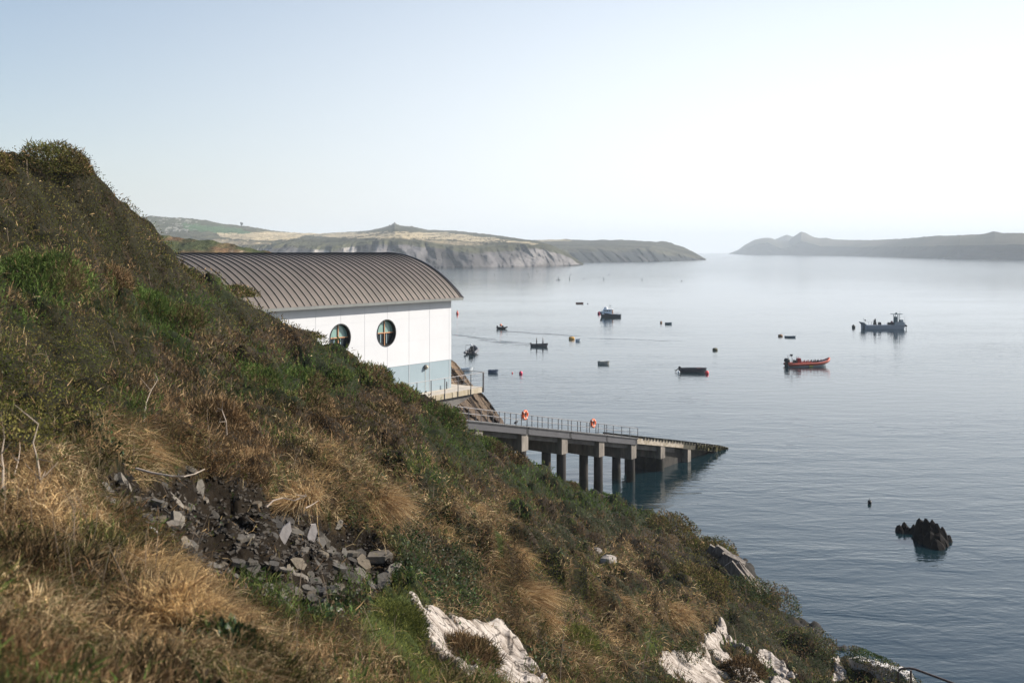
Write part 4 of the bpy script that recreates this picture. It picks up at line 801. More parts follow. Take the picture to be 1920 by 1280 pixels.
# swimmers' float far in front etc: buoys
def buoy(px_, py_, r, m_, label, name='mooring_buoy', cat='buoy', shape='ball', group='mooring buoys in the bay', neck=True):
    x, y, _ = Wp(px_, py_); e_ = empty(name, (x, y, 0), 0, label, cat, group); mb = MB()
    if shape == 'ball': mb.ball((0, 0, r * .55), r)
    elif shape == 'cone': mb.lathe((0, 0, -.2), [(.1, 0), (r, .3), (r * .9, .5), (r * .35, r * 2.6), (.04, r * 2.9)], 14)
    elif shape == 'barrel': mb.lathe((-r * 1.1, 0, r * .3), [(r * .5, 0), (r * .75, r * .3), (r * .75, r * 1.9), (r * .5, r * 2.2)], 14, axis=(1, .2, 0))
    mb.build('float', m_, e_, smooth=True)
    if neck:
        mb = MB()
        if shape == 'ball': mb.lathe((0, 0, r * 1.5), [(r * .22, 0), (r * .22, r * .12), (r * .12, r * .2)], 8); mb.tube([(0, -.02, r * 1.6), (.04, 0, r * 1.78), (0, .02, r * 1.6)], r * .05, 5)
        else: mb.tube([(0, 0, r * .9), (0, 0, r * (3.1 if shape == 'cone' else 1.4))], r * .08, 6)
        mb.build('mooring_eye', blk, e_)
    return e_
buoy(1325.5, 700.5, .36, red, 'bright red ball buoy touching the bow of the dark open workboat')
buoy(1273, 698.5, .2, wht, 'small white buoy behind the outboard of the dark open workboat', neck=False)
buoy(976.5, 701, .33, mat('buoy_pink', (.78,.06,.14), .4), 'pink ball buoy right of the slate grey dinghy, beside a tiny red one')
buoy(960.5, 699.5, .13, red, 'tiny red float between the slate grey dinghy and the pink buoy', neck=False)
buoy(857.5, 588.5, .48, mat('buoy_coral', (.75,.12,.08), .45), 'coral red conical buoy just right of the boathouse roof corner', shape='cone')
buoy(1123, 588.5, .52, mat('buoy_crimson', (.45,.03,.09), .45), 'crimson ball buoy at the bow of the white cabin motorboat')
buoy(1072, 636, .62, ylw, 'weathered yellow buoy left of the small blue covered dinghy', shape='barrel')
buoy(1239.5, 605.5, .36, mat('buoy_brown', (.30,.14,.05), .6), 'small orange brown buoy left of the dark blue dinghy')
buoy(1341, 656.5, .48, mat('buoy_olive', (.10,.09,.04), .6), 'dark olive buoy with pale top alone above the red ball buoy', shape='barrel')
buoy(1463.5, 630.5, .5, mat('buoy_tan', (.24,.13,.06), .6), 'tan buoy left of the long flat blue dinghy', shape='barrel')
buoy(1600.5, 614, .52, mat('buoy_black', (.035,.038,.035), .5), 'large black ball buoy left of the grey workboat')
buoy(1102, 569.5, .22, blk, 'tiny dark float right of the brown dinghy far out', neck=False)
sm_ = buoy(1630.5, 944, .17, mat('buoy_dark', (.03,.03,.03), .5), 'small dark float alone between the slipway and the jagged sea rock', shape='cone')
# tenders
def tender(px_, py_, Ln, B, hd, label, c, h=.42, cat='dinghy', name='rowing_dinghy', cover=None):
    e_ = open_boat(name, px_, py_, Ln, B, hd, label, c, h, h * 1.15, None, 0, 0, cat, 2, None, rake=.25)
    if cover: mb = MB(); mb.box((-Ln * .05, 0, h * .92), (Ln * .62, B * .66, h * .22), taper=.7); mb.build('cover', mat('cover_' + str(px_), cover, .7), e_, bevel=.04)
    return e_
tender(925, 698.5, 1.85, 1.0, R(-6), 'slate blue square ended dinghy off the balcony corner', (.10,.13,.18), .5, cover=(.09,.11,.15))
tender(1132, 682, 2.3, 1.2, R(-8), 'pale cream and grey dinghy between the moving boat and the slipway', (.32,.32,.28), .5, cover=(.45,.45,.40))
tender(1085, 639.5, 1.3, 1.0, R(20), 'small blue and white covered dinghy beside the yellow buoy', (.42,.48,.52), .5, cover=(.03,.045,.09))
tender(1253.5, 607.5, 2.1, 1.0, R(-5), 'dark teal dinghy right of the small orange brown buoy', (.045,.10,.12), .45, cover=(.10,.13,.14))
tender(1482, 632.5, 2.8, 1.1, R(-3), 'long flat blue grey dinghy right of the tan buoy', (.08,.12,.15), .35, cover=(.16,.20,.23))
tender(1087, 569, 3.2, 1.2, R(-10), 'brown dinghy far out, left of the white cabin motorboat', (.20,.07,.04), .45, cover=(.07,.05,.05))
tender(876, 694.5, 2.2, 1.1, R(10), 'white dinghy seen over the balcony railing below the black inflatable', (.62,.66,.68), .5)
# cabin motorboat
x, y, _ = Wp(1144, 594); e_ = empty('cabin_motorboat', (x, y, 0), R(166), 'white cabin motorboat with dark blue hull beside a crimson buoy', 'motorboat')
navy = mat('navy_hull', (.022,.03,.04), .35); mb = hullmesh(7.2, 2.5, .85, 1.75, .35, 1.0, floor=.5); mb.build('hull', navy, e_)
mb = MB(); mb.tube([(-3.6, 1.2, .9), (-1, 1.27, .98), (1.2, 1.05, 1.25), (3.3, .2, 1.75), (3.3, -.2, 1.75), (1.2, -1.05, 1.25), (-1, -1.27, .98), (-3.6, -1.2, .9)], .05); mb.build('rubbing_strake', wht, e_)
mb = MB(); mb.box((.9, 0, 1.65), (3.4, 1.8, 1.7), taper=.85); mb.box((2.3, 0, 1.45), (1.5, 1.1, .6), taper=.8); ca = mb.build('cabin', wht, e_, bevel=.08)
for sy in (-1, 1):
    for xx in (.0, .8, 1.6): mb = MB(); mb.box((xx, sy * .80, 2.0), (.55, .03, .45)); mb.build('cabin_window', mat('boat_glass', (.05,.07,.08), .1), ca)
mb = MB(); mb.box((.4, 0, 2.54), (2.9, 1.6, .08)); mb.box((1.5, 0, 2.95), (1.0, 1.1, .75), taper=.8); mb.build('wheelhouse_roof', wht, ca, bevel=.03)
mb = MB(); mb.box((-.86, 0, 1.7), (.12, 1.5, 1.3)); mb.build('canvas_door', mat('canvas_brown', (.22,.12,.09), .7), ca)
mb = MB(); mb.tube([(0, 0, 2.5), (-.1, 0, 3.9)], .035); mb.tube([(.2, .3, 2.5), (.1, .3, 4.6)], .02); mb.box((-.05, 0, 3.7), (.5, .15, .15)); mb.build('mast', metal, ca)
mb = MB(); [mb.tube([(xx, s_ * (1.1 - max(0, xx - 1) * .35), 1.0 + max(0, xx) * .2), (xx, s_ * (1.1 - max(0, xx - 1) * .35), 1.5 + max(0, xx) * .2)], .02, 5) for xx in (-3.4, -2.4, 1, 2, 3) for s_ in (-1, 1)]; mb.tube([(-3.4, 1.1, 1.5), (-1, 1.1, 1.5)], .02, 5); mb.tube([(-3.4, -1.1, 1.5), (-1, -1.1, 1.5)], .02, 5); mb.build('guard_rail', metal, e_)
# grey work catamaran
x, y, _ = Wp(1657, 616); e_ = empty('workboat', (x, y, 0), R(3), 'long grey workboat with a gantry mast aft of its cabin, right of a black buoy', 'workboat')
wk = mat('workboat_grey', (.26,.29,.33), .5, var=.15)
for s_ in (-1.3, 1.3): h_ = hullmesh(11.6, 1.5, 1.0, 1.25, .3, .9, floor=.8); o_ = h_.build('hull', wk, e_); o_.location = (0, s_, 0)
mb = MB(); mb.box((-.2, 0, 1.0), (10.6, 3.6, .16)); mb.add([(-5.3, -1.9, .9), (-5.3, 1.9, .9), (-6.4, 1.7, 1.9), (-6.4, -1.7, 1.9), (-5.6, -1.9, .8), (-5.6, 1.9, .8), (-6.55, 1.7, 1.9), (-6.55, -1.7, 1.9)], [(0, 1, 2, 3), (4, 7, 6, 5), (0, 3, 7, 4), (1, 5, 6, 2), (3, 2, 6, 7)]); mb.build('deck', wk, e_)
mb = MB(); mb.box((4.2, 0, 1.4), (3.0, 2.4, .9), taper=.9); mb.box((5.0, 0, 2.1), (.9, 1.5, .9), taper=.85); cb = mb.build('cabin', mat('cabin_grey', (.30,.34,.36), .5), e_, bevel=.05)
mb = MB(); mb.box((2.9 + .6, 0, 2.4), (.7, .9, 1.9)); [mb.box((3.1, s_, 2.9), (.12, .12, 2.6)) for s_ in (-.5, .5)]; [mb.box((4.2, s_, 2.9), (.12, .12, 2.6)) for s_ in (-.5, .5)]; mb.box((3.7, 0, 4.1), (3.0, 1.2, .14)); mb.box((3.6, 0, 4.35), (.4, .3, .35)); mb.build('gantry', mat('gantry_grey', (.12,.17,.18), .5), e_)
mb = MB(); mb.tube([(4.8, .3, 2.3), (4.8, .3, 5.0)], .03); mb.tube([(5.9, -.3, 1.5), (5.9, -.3, 3.2)], .02); mb.tube([(5.4, -.3, 3.25), (6.3, -.3, 3.25)], .02); mb.build('aerial', metal, e_)
mb = MB(); mb.box((-2.5, .2, 1.7), (.8, .8, 1.4), taper=.6); mb.box((-2.4, .2, 2.5), (.35, .35, .5)); mb.box((-1.2, 0, 1.5), (.7, 1.2, .7), taper=.7); mb.build('deck_crane', blk, e_, bevel=.05)
mb = MB(); mb.ball((1.3, -.4, 1.45), .5, .7); mb.box((2.2, -.3, 1.45), (.9, .6, .7)); mb.build('deck_gear', blk, e_); mb = MB(); mb.ball((2.1, -.5, 1.95), .3); mb.build('pink_float', mat('float_pink', (.45,.22,.2), .5), e_)
mb = MB(); [mb.tube([(xx, s_ * 1.85, 1.05), (xx, s_ * 1.85, 1.9)], .025, 5) for xx in (-4.4, -3.6, -2.8, -2, 2, 3, 4.2, 5.4) for s_ in (-1, 1)]; [mb.tube([(a_, s_ * 1.85, 1.9), (b_, s_ * 1.85, 1.9)], .02, 5) for a_, b_ in ((-4.4, -2), (2, 5.4)) for s_ in (-1, 1)]; mb.build('guard_rail', dsteel, e_)
mb = MB(); mb.tube([(-5.4, 0, 1.1), (-5.9, 0, 3.1)], .03, 5); mb.add([(-5.6, 0, 2.6), (-5.1, .1, 2.55), (-5.1, .1, 2.15), (-5.5, 0, 2.2)], [(0, 1, 2, 3)]); mb.build('flag_staff', blk, e_)
outboard(e_, 6.0, .5, blk, 1.1, -1.3, 0).rotation_euler = (0, 0, 0)
# far withies and floats
pm = mat('mooring_post', (.06,.07,.075), .7)
for i, (px_, py_, hp) in enumerate([(1047, 524.5, 6), (1068, 523.5, 6), (1132, 524, 5), (1204, 524.5, 4.5), (1007, 509.5, 4), (927.5, 516, 3)]):
    x, y, _ = Wp(px_, py_); e_ = empty('spar_buoy', (x, y, 0), 0, ['tall dark spar buoy far out, leftmost of the row beyond the motorboat', 'tall dark spar buoy far out, second from left beyond the motorboat', 'dark spar buoy far out directly above the white cabin motorboat', 'dark spar buoy far out, rightmost of the upright ones', 'thin dark spar buoy close under the grey cliffs', 'faint short spar buoy just right of the boathouse roof, under the cliffs'][i], 'buoy', 'spar buoys far out in the bay')
    h_ = hp * y / F; mb = MB(); mb.lathe((0, 0, -.4), [(.16, 0), (.30, .5), (.26, h_ * .5), (.14, h_ * .85), (.10, h_ + .4)], 10); mb.build('spar', pm, e_)
for i, (px_, py_) in enumerate([(1049.5, 525), (1043.5, 525.6), (1278, 527), (1094, 523), (1070.5, 515), (978, 514.5), (991, 514.3), (1013, 514), (1141.5, 515.5), (1026.5, 508), (993.5, 519.5)]):
    x, y, _ = Wp(px_, py_); e_ = empty('small_float', (x, y, 0), 0, 'tiny dark float far out on the pale water below the cliffs', 'float', 'tiny floats far out in the bay')
    mb = MB(); rr_ = .34 if i % 2 else .44; mb.ball((0, 0, .15), rr_, n=10); mb.build('float', pm, e_)
# ------------------------------------------------------------------ two people in the open boat
def person(loc, hd, label, top, arm):
    bm_v = [(0,0,.92),(0,0,1.15),(0,0,1.38),(0,0,1.5),(0,.01,1.58),(0,.02,1.70),(.10,0,.88),(.11,.04,.48),(.11,0,.07),(.12,.14,.03),(-.10,0,.88),(-.12,.02,.48),(-.12,-.04,.07),(-.12,.10,.03),
            (.19,0,1.40),(.25,.05 + arm * .1,1.14),(.22,.2 + arm * .1,.98),(-.19,0,1.40),(-.26,.02,1.13),(-.22,.14,.95)]
    ed = [(0,1),(1,2),(2,3),(3,4),(4,5),(0,6),(6,7),(7,8),(8,9),(0,10),(10,11),(11,12),(12,13),(2,14),(14,15),(15,16),(2,17),(17,18),(18,19)]
    rad = [.15,.15,.165,.065,.085,.095,.10,.07,.05,.04,.10,.07,.05,.04,.07,.05,.04,.07,.05,.04]
    me = bpy.data.meshes.new('person'); me.from_pydata(bm_v, ed, []); o_ = bpy.data.objects.new('person', me); col.objects.link(o_); o_.location = loc; o_.rotation_euler = (0, 0, hd)
    sk = o_.modifiers.new('skin', 'SKIN'); 
    for v, r_ in zip(me.skin_vertices[0].data, rad): v.radius = (r_, r_ * .8)
    me.skin_vertices[0].data[0].use_root = True
    ss = o_.modifiers.new('sub', 'SUBSURF'); ss.levels = 1; ss.render_levels = 1
    me.materials.append(mat('clothes_' + label[7:11].strip(), top, .8)); tag(o_, label, 'person', 'people standing in the open boat')
    mb = MB(); mb.ball((0, -.01, 1.73), .105, 1.05, 10); h_ = mb.build('hair', mat('hair_dark', (.03,.022,.018), .8), o_, smooth=True)
    mb = MB(); mb.ball((0, .035, 1.68), .085, 1.2, 10); mb.build('face', mat('skin', (.45,.28,.2), .6), o_, smooth=True)
    mb = MB(); mb.box((0, .0, .66), (.40, .22, .5), taper=.85); mb.build('trousers', mat('dark_trousers', (.03,.03,.04), .8), o_, bevel=.06)
bx, by, _ = Wp(1012, 649.5)
person((bx - .72, by + .1, .12), R(-80), 'person in dark brown top standing at the stern of the moving open boat', (.10,.05,.04), 0)
person((bx + .72, by - .1, .12), R(-120), 'person in pale top standing near the bow of the moving open boat', (.20,.20,.22), 1)
# ------------------------------------------------------------------ jagged sea rock
x, y, _ = Wp(1736, 1016); sr = empty('sea_rock', (x, y, 0), 0, 'black jagged rock rising from the open water at lower right', 'rock'); rg = random.Random(12); mb = MB(); s_ = y / F
def spike(pxo, pyo, wpx, hpx, dd, lean=.15): mb_c = ((pxo - 1736) * s_, dd, -.3); blade_rock(mb, mb_c, wpx * s_ * .92, wpx * s_ * 1.2, hpx * s_ * .84 + .3, rg, lean)
for a_ in ((1741,0,34,50,.4),(1732,0,26,40,.6),(1750,0,34,48,.2),(1757,0,32,42,0),(1764,0,28,34,.1),(1771,0,24,25,.2),(1779,0,22,15,.3),(1738,0,40,30,-.5),(1750,0,44,28,-.7),(1744,0,34,18,-1.3),(1762,0,30,18,-.6),(1729,0,22,22,-.2),(1755,0,50,20,.8),(1735,0,30,46,.9),(1746,0,26,38,-.1)): spike(*a_)
mb.build('rock_mass', mat('wet_rock', (.014,.012,.011), .9, spec=.08, c2=(.006,.0055,.005), scale=3, bump=.8), sr)
sr2 = empty('sea_rock', Wp(1708, 998), 0, 'low black rocks in the water left of the jagged sea rock', 'rock'); mb = MB()
for dx, dd, w_, h_ in ((-18,.3,14,12),(-10,.5,14,16),(-3,.1,14,10),(2,-.2,16,14),(9,.4,12,9),(14,.1,12,8),(20,-.4,14,8),(-14,1.1,8,6),(3,1.6,9,9),(-20,-.2,8,7),(16,.9,10,9)): blade_rock(mb, (dx * s_, dd, -.3), w_ * s_ * 1.35, w_ * s_ * 1.7, h_ * s_ + .35, rg, .1)
mb.build('rock_mass', mat('wet_rock_low', (.017,.015,.013), .9, spec=.08, c2=(.008,.007,.007), scale=3, bump=.8), sr2)
for px_, py_, wpx, hpx, sd_, lab in ((1517, 1180, 22, 9, 3, 'black rock at the water edge below the shrubby point'), (1545, 1198, 18, 7, 4, 'small wet rock at the water edge left of the ivy topped wall')):
    e_ = rockisle(px_, py_, wpx, hpx, 4, sd_, lab)
# ------------------------------------------------------------------ pale bedrock showing through the slope
def bedrock(name, c1, c2):
    m, n, l, b = nodes(name); tc = n.new('ShaderNodeTexCoord'); mp = n.new('ShaderNodeMapping'); mp.inputs['Rotation'].default_value = (R(20), R(25), R(35)); mp.inputs['Scale'].default_value = (.6, 2.2, 1.6); l.new(tc.outputs['Object'], mp.inputs[0])
    t = n.new('ShaderNodeTexNoise'); t.inputs['Scale'].default_value = 1.3; t.inputs['Detail'].default_value = 9; t.inputs['Roughness'].default_value = .72; l.new(mp.outputs[0], t.inputs[0])
    r = n.new('ShaderNodeValToRGB'); e = r.color_ramp.elements; e[0].position = .40; e[1].position = .56; e[0].color = (*c2, 1); e[1].color = (*c1, 1); l.new(t.outputs[0], r.inputs[0])
    wv_ = n.new('ShaderNodeVectorMath'); wv_.operation = 'ADD'; l.new(mp.outputs[0], wv_.inputs[0]); sc2 = n.new('ShaderNodeVectorMath'); sc2.operation = 'SCALE'; sc2.inputs[3].default_value = .5; l.new(t.outputs[1], sc2.inputs[0]); l.new(sc2.outputs[0], wv_.inputs[1])
    v = n.new('ShaderNodeTexVoronoi'); v.feature = 'DISTANCE_TO_EDGE'; v.inputs['Scale'].default_value = 1.5; l.new(wv_.outputs[0], v.inputs[0])
    k = n.new('ShaderNodeMapRange'); k.inputs[2].default_value = .03; l.new(v.outputs[0], k.inputs[0]); mx = n.new('ShaderNodeMix'); mx.data_type = 'RGBA'; l.new(k.outputs[0], mx.inputs[0]); mx.inputs[6].default_value = (.08, .062, .05, 1); l.new(r.outputs[0], mx.inputs[7])
    l.new(mx.outputs[2], b.inputs['Base Color']); b.inputs['Roughness'].default_value = .9; b.inputs['Specular IOR Level'].default_value = .2
    ad = n.new('ShaderNodeMath'); ad.operation = 'MULTIPLY_ADD'; ad.inputs[1].default_value = .6; l.new(k.outputs[0], ad.inputs[0]); l.new(t.outputs[0], ad.inputs[2]); bp = n.new('ShaderNodeBump'); bp.inputs['Strength'].default_value = 1; bp.inputs['Distance'].default_value = .06; l.new(ad.outputs[0], bp.inputs['Height']); l.new(bp.outputs[0], b.inputs['Normal']); return m
rockm = bedrock('pale_bedrock', (.38,.34,.30), (.17,.14,.115))
rl = ['large pale rock face among dry grass at the bottom centre', 'pale slanting rock slabs at the bottom right of the slope', 'narrow pale rock slab right of the slanting slabs', 'small pale rock at the bottom edge beside the gully']
for i, poly in enumerate(ROCKS):
    pa = np.array(poly); x0_, x1_ = pa[:, 0].min() - 1, pa[:, 0].max() + 1; y0_, y1_ = pa[:, 1].min() - 1, pa[:, 1].max() + 1
    st_ = max(.05, (y1_ - y0_) / 260); gx, gy = np.meshgrid(np.arange(x0_, x1_, st_), np.arange(y0_, y1_, st_)); ins = in_rock(gx, gy, i); 
    g0 = TG(gx, gy); a_ = gx * .8 + gy * .5; b_ = gx * .5 - gy * .8; cr_ = np.abs(vn(a_ * 1.6 + vn(b_, a_, 3), b_ * .5, 74) - .5); lay = (fbm(a_ * .8, b_ * .5, 72) - .5) * .10 + np.floor(vn(a_ * 1.3, b_ * .9, 71) * 4) * .025 - .05 * np.exp(-(cr_ / .03) ** 2) + (fbm(gx * 5, gy * 5, 75) - .5) * .03
    k_ = ins.astype(float)
    for _ in range(3): k_[1:-1, 1:-1] = (k_[1:-1, 1:-1] * 2 + k_[:-2, 1:-1] + k_[2:, 1:-1] + k_[1:-1, :-2] + k_[1:-1, 2:]) / 6
    gz = g0 + np.where(k_ > .02, .06 + lay * k_, 0) + k_ * .10 - (1 - k_) * .35
    n_r, n_c = gx.shape; id_ = np.arange(n_r * n_c).reshape(n_r, n_c); q = np.stack([id_[:-1, :-1], id_[:-1, 1:], id_[1:, 1:], id_[1:, :-1]], -1).reshape(-1, 4); q = q[(k_.ravel()[q].max(1) > .02)]
    o_ = np_mesh('rock_outcrop', np.c_[gx.ravel(), gy.ravel(), gz.ravel()], [q], None, rockm); tag(o_, rl[i], 'rock', 'pale rock showing through the slope')
# boulders, built as bevelled irregular lumps
def boulder(px_, py_, w, d, h, label, m_, name='boulder', rz=0, seed=1, D=None, lay=.0):
    x, y, z = P(px_, py_, D) if D else hit(px_, py_); r2 = random.Random(seed); n = 12; V_ = []; F_ = []; rings = 6
    js = [r2.uniform(.78, 1.15) for _ in range(n)]
    for j in range(rings + 1):
        t = j / rings; k_ = math.sin(math.acos(max(-1, min(1, 2 * t - 1)))) ** .6 if 0 < t < 1 else .25
        for i in range(n): a_ = 2 * math.pi * i / n; V_.append((math.cos(a_) * w / 2 * k_ * js[i] * r2.uniform(.93, 1.06), math.sin(a_) * d / 2 * k_ * js[(i * 3) % n], (t - .4) * h * r2.uniform(.94, 1.05) + lay * math.cos(a_)))
    for j in range(rings):
        for i in range(n): F_.append((j * n + i, j * n + (i + 1) % n, (j + 1) * n + (i + 1) % n, (j + 1) * n + i))
    F_ += [tuple(range(n))[::-1], tuple(rings * n + i for i in range(n))]
    mb = MB(); mb.add(V_, F_); o_ = mb.build(name, m_); o_.location = (x, y, float(TG(np.array([x]), np.array([y]))[0]) + h * .28); o_.rotation_euler = (0, 0, rz); return tag(o_, label, 'rock')
boulder(1141, 1085, .80, .7, .50, 'pale boulder half buried on the slope right of centre', rockm, seed=3)
boulder(1112, 1032, 1.0, .8, .42, 'grey pale rock in the grass above the half buried boulder', mat('grey_rock', (.20,.18,.16), .9, c2=(.12,.105,.095), bump=.6), seed=5, rz=.4)
cm = mat('cliff_rock', (.21,.185,.16), .9, c2=(.07,.06,.052), scale=3, bump=1, stretch=(2.5, 2.5, .35))
def slabrock(px_, py_, D, ln, w, th, tilt, turn, label, seed, k=3):
    x, y, z = P(px_, py_, D); e_ = empty('shore_rock', (x, y, z), 0, label, 'rock'); mb = MB(); r2 = random.Random(seed)
    for i in range(k):
        M = Matrix.Rotation(turn + r2.uniform(-.08, .08), 3, 'Z') @ Matrix.Rotation(tilt + r2.uniform(-.06, .06), 3, 'Y'); n = 9; L_ = ln * r2.uniform(.75, 1); o_ = Vector((r2.uniform(-.15, .15) * ln, (i - (k - 1) / 2) * w / k * 1.0, -i * .12)); js = [r2.uniform(.8, 1.15) for _ in range(n * 2)]
        prof = [(L_ * (t - .5) + r2.uniform(-.05, .05) * L_, w / k * .75 * math.sin(math.pi * min(.93, max(.12, t))) ** .35 * js[q]) for q, t in enumerate([a_ / (n - 1) for a_ in range(n)])]
        ring = [(a_, b_) for a_, b_ in prof] + [(a_, -b_) for a_, b_ in prof[::-1]]; m = len(ring)
        V_ = [M @ Vector((a_, b_, -th * .5)) + o_ for a_, b_ in ring] + [M @ Vector((a_ * .96, b_ * .8, th * .5 * r2.uniform(.85, 1.1))) + o_ for a_, b_ in ring]
        mb.add(V_, [tuple(range(m))[::-1], tuple(range(m, 2 * m))] + [(q, (q + 1) % m, m + (q + 1) % m, m + q) for q in range(m)])
    mb.build('rock_mass', cm, e_); return e_
slabrock(1350, 1034, 67, 1.5, 1.2, .5, .5, -.3, 'grey brown rock at the shore above the tall slanting slab', 5)
slabrock(1374, 1050, 65, 1.7, 1.3, .7, .35, -.5, 'dark split rock at the shore between the shrubs and the water', 6)
slabrock(1400, 1080, 63, 3.1, 1.8, .6, .85, -.35, 'long slanting striped rock slab running down to the water', 7, 5)
# ------------------------------------------------------------------ slates in the scree
slm = [mat('slate_' + str(i), c_, .75, c2=tuple(v * .6 for v in c_), scale=5, bump=.4) for i, c_ in enumerate([(.11,.098,.080), (.062,.056,.048), (.165,.145,.118), (.09,.082,.07), (.14,.115,.082)])]
slp = mat('slate_pale', (.36,.33,.31), .7, c2=(.27,.245,.23), scale=4, bump=.2)
def slate_mesh(r2, n=6, thick=.14):
    mb = MB(); a0 = r2.uniform(0, 6); ang = sorted(a0 + 2 * math.pi * (i + r2.uniform(-.3, .3)) / n for i in range(n)); el = r2.uniform(.45, .8)
    top = [(.5 * math.cos(a_) * r2.uniform(.75, 1.1), .5 * el * math.sin(a_) * r2.uniform(.75, 1.1)) for a_ in ang]
    V_ = [(x, y, -thick / 2) for x, y in top] + [(x * r2.uniform(.9, 1), y * r2.uniform(.9, 1), thick / 2) for x, y in top]
    mb.add(V_, [tuple(range(n))[::-1], tuple(range(n, 2 * n))] + [(i, (i + 1) % n, n + (i + 1) % n, n + i) for i in range(n)]); return mb
def nrm_at(x, y): e = .15; a_ = TG(np.array([x, x + e, x]), np.array([y, y, y + e])); return Vector((-(a_[1] - a_[0]) / e, -(a_[2] - a_[0]) / e, 1)).normalized(), float(a_[0])
big = [ # column, row, width px, aspect, turn, upright?, label, pale
 (535, 970, 44, 0, 1, 'pale upright pointed slate standing in the dark scree', 1), (585, 978, 40, .4, 1, 'pale upright slate with a notch right of the tall pointed one', 1),
 (520, 1118, 44, .2, 0, 'pale flat slate lying at the lower edge of the scree', 1), (355, 975, 70, .1, .35, 'large brown oblong stone block at the left of the scree', 0),
 (402, 980, 32, .5, .3, 'grey stone wedge touching the large oblong block', 0), (505, 985, 48, -.5, .4, 'long tilted slate below the dark hollow', 0), (532, 1000, 34, .3, .5, 'brown angular slate below the pale upright one', 0),
 (196, 926, 58, .1, -1, 'flat stone ledge at the far left end of the scree', 0), (270, 905, 40, .6, -1, 'small jutting slate under the drooping grass clump', 0), (335, 945, 40, .1, .3, 'flat slate just above the large oblong block', 0),
 (370, 1008, 54, .1, .15, 'long thin slate just below the large oblong block', 0), (690, 1098, 60, .3, .25, 'wide grey slate at the lower right end of the scree', 0), (735, 1085, 40, -.2, .3, 'sharp pale slate tip at the right end of the scree', 1),
 (620, 1075, 44, .4, .3, 'brown slate in the lower middle of the scree', 0), (590, 1062, 30, .9, .8, 'thin upright brown sliver in the lower scree', 0), (445, 1030, 42, .3, .3, 'grey blocky stone in the middle of the scree', 0),
 (395, 1055, 36, .2, .2, 'pale lump of stone above the red brown grass', 1), (660, 1078, 38, .7, .4, 'tilted slate beside the wide grey slate', 0), (560, 1000, 36, .1, .2, 'pinkish slate right of the brown angular one', 0), (335, 1132, 24, .8, .6, 'small pale slate stuck in the dry grass left below the scree', 1),
 (640, 1185, 26, .3, .5, 'small split pale stone left of the bright green moss', 1), (290, 1000, 20, .2, .3, 'small pale stone in the grass left of the scree', 1)]
rg = random.Random(21)
def place_slate(o_, px_, py_, wpx, turn, upr, lift=.03):
    x, y, z = hit(px_, py_); nr_, z = nrm_at(x, y); sz_ = wpx / F * y; o_.scale = (sz_, sz_, sz_)
    face = (nr_ * (1 - upr) + Vector((.5, -.85, .15)) * upr).normalized() if upr > 0 else (nr_ if upr == 0 else Vector((.18 + rg.uniform(-.25, .25), -.15 + rg.uniform(-.25, .25), 1)).normalized())
    q_ = Vector((0, 0, 1)).rotation_difference(face); o_.rotation_mode = 'QUATERNION'; o_.rotation_quaternion = q_ @ Matrix.Rotation(turn + (math.pi / 2 if upr == 1 else 0), 3, 'Z').to_quaternion()
    o_.location = (x, y - .02, z + lift + (sz_ * .3 if upr == 1 else sz_ * .06))
for px_, py_, wpx, turn, upr, lab, pl in big:
    o_ = slate_mesh(rg, 6, .16 if not pl else .08).build('slate_slab', slp if pl else rg.choice(slm)); place_slate(o_, px_, py_, wpx * 1.05, turn, upr); tag(o_, lab, 'slate', 'slates in the scree')
protos = []
for i in range(12): protos.append(slate_mesh(rg, rg.choice([5, 6, 7]), rg.uniform(.12, .28)).build('slate_fragment', slm[i % 5]))
cnt = 0; pos = []
while cnt < 240:
    px_ = rg.uniform(180, 745); py_ = rg.uniform(890, 1125); x, y, z = hit(px_, py_)
    if not in_scree(np.array([x]), np.array([y]))[0]: continue
    if (px_ - 470) ** 2 / 190 ** 2 + (py_ - 945) ** 2 / 45 ** 2 < 1 and rg.random() < .35: continue
    o_ = protos[cnt] if cnt < 12 else protos[rg.randrange(12)].copy()
    if cnt >= 12: col.objects.link(o_)
    place_slate(o_, px_, py_, rg.uniform(16, 46) * (1 if rg.random() < .8 else 1.4), rg.uniform(0, 6.28), rg.choice([-1, -1, -1, -1, 0, .15, .5]), lift=rg.uniform(-.03, .05))
    tag(o_, 'grey brown slate fragment lying in the dark scree bank', 'slate', 'slate fragments in the scree'); cnt += 1
for px_, py_, wpx in ((230, 930, 40), (250, 940, 34), (300, 920, 38), (320, 905, 30), (285, 950, 30), (215, 940, 30), (340, 915, 36), (400, 930, 34)):
    o_ = protos[rg.randrange(12)].copy(); col.objects.link(o_); place_slate(o_, px_, py_, wpx, rg.uniform(-.4, .4), -1, .05); tag(o_, 'grey brown slate fragment lying in the dark scree bank', 'slate', 'slate fragments in the scree')
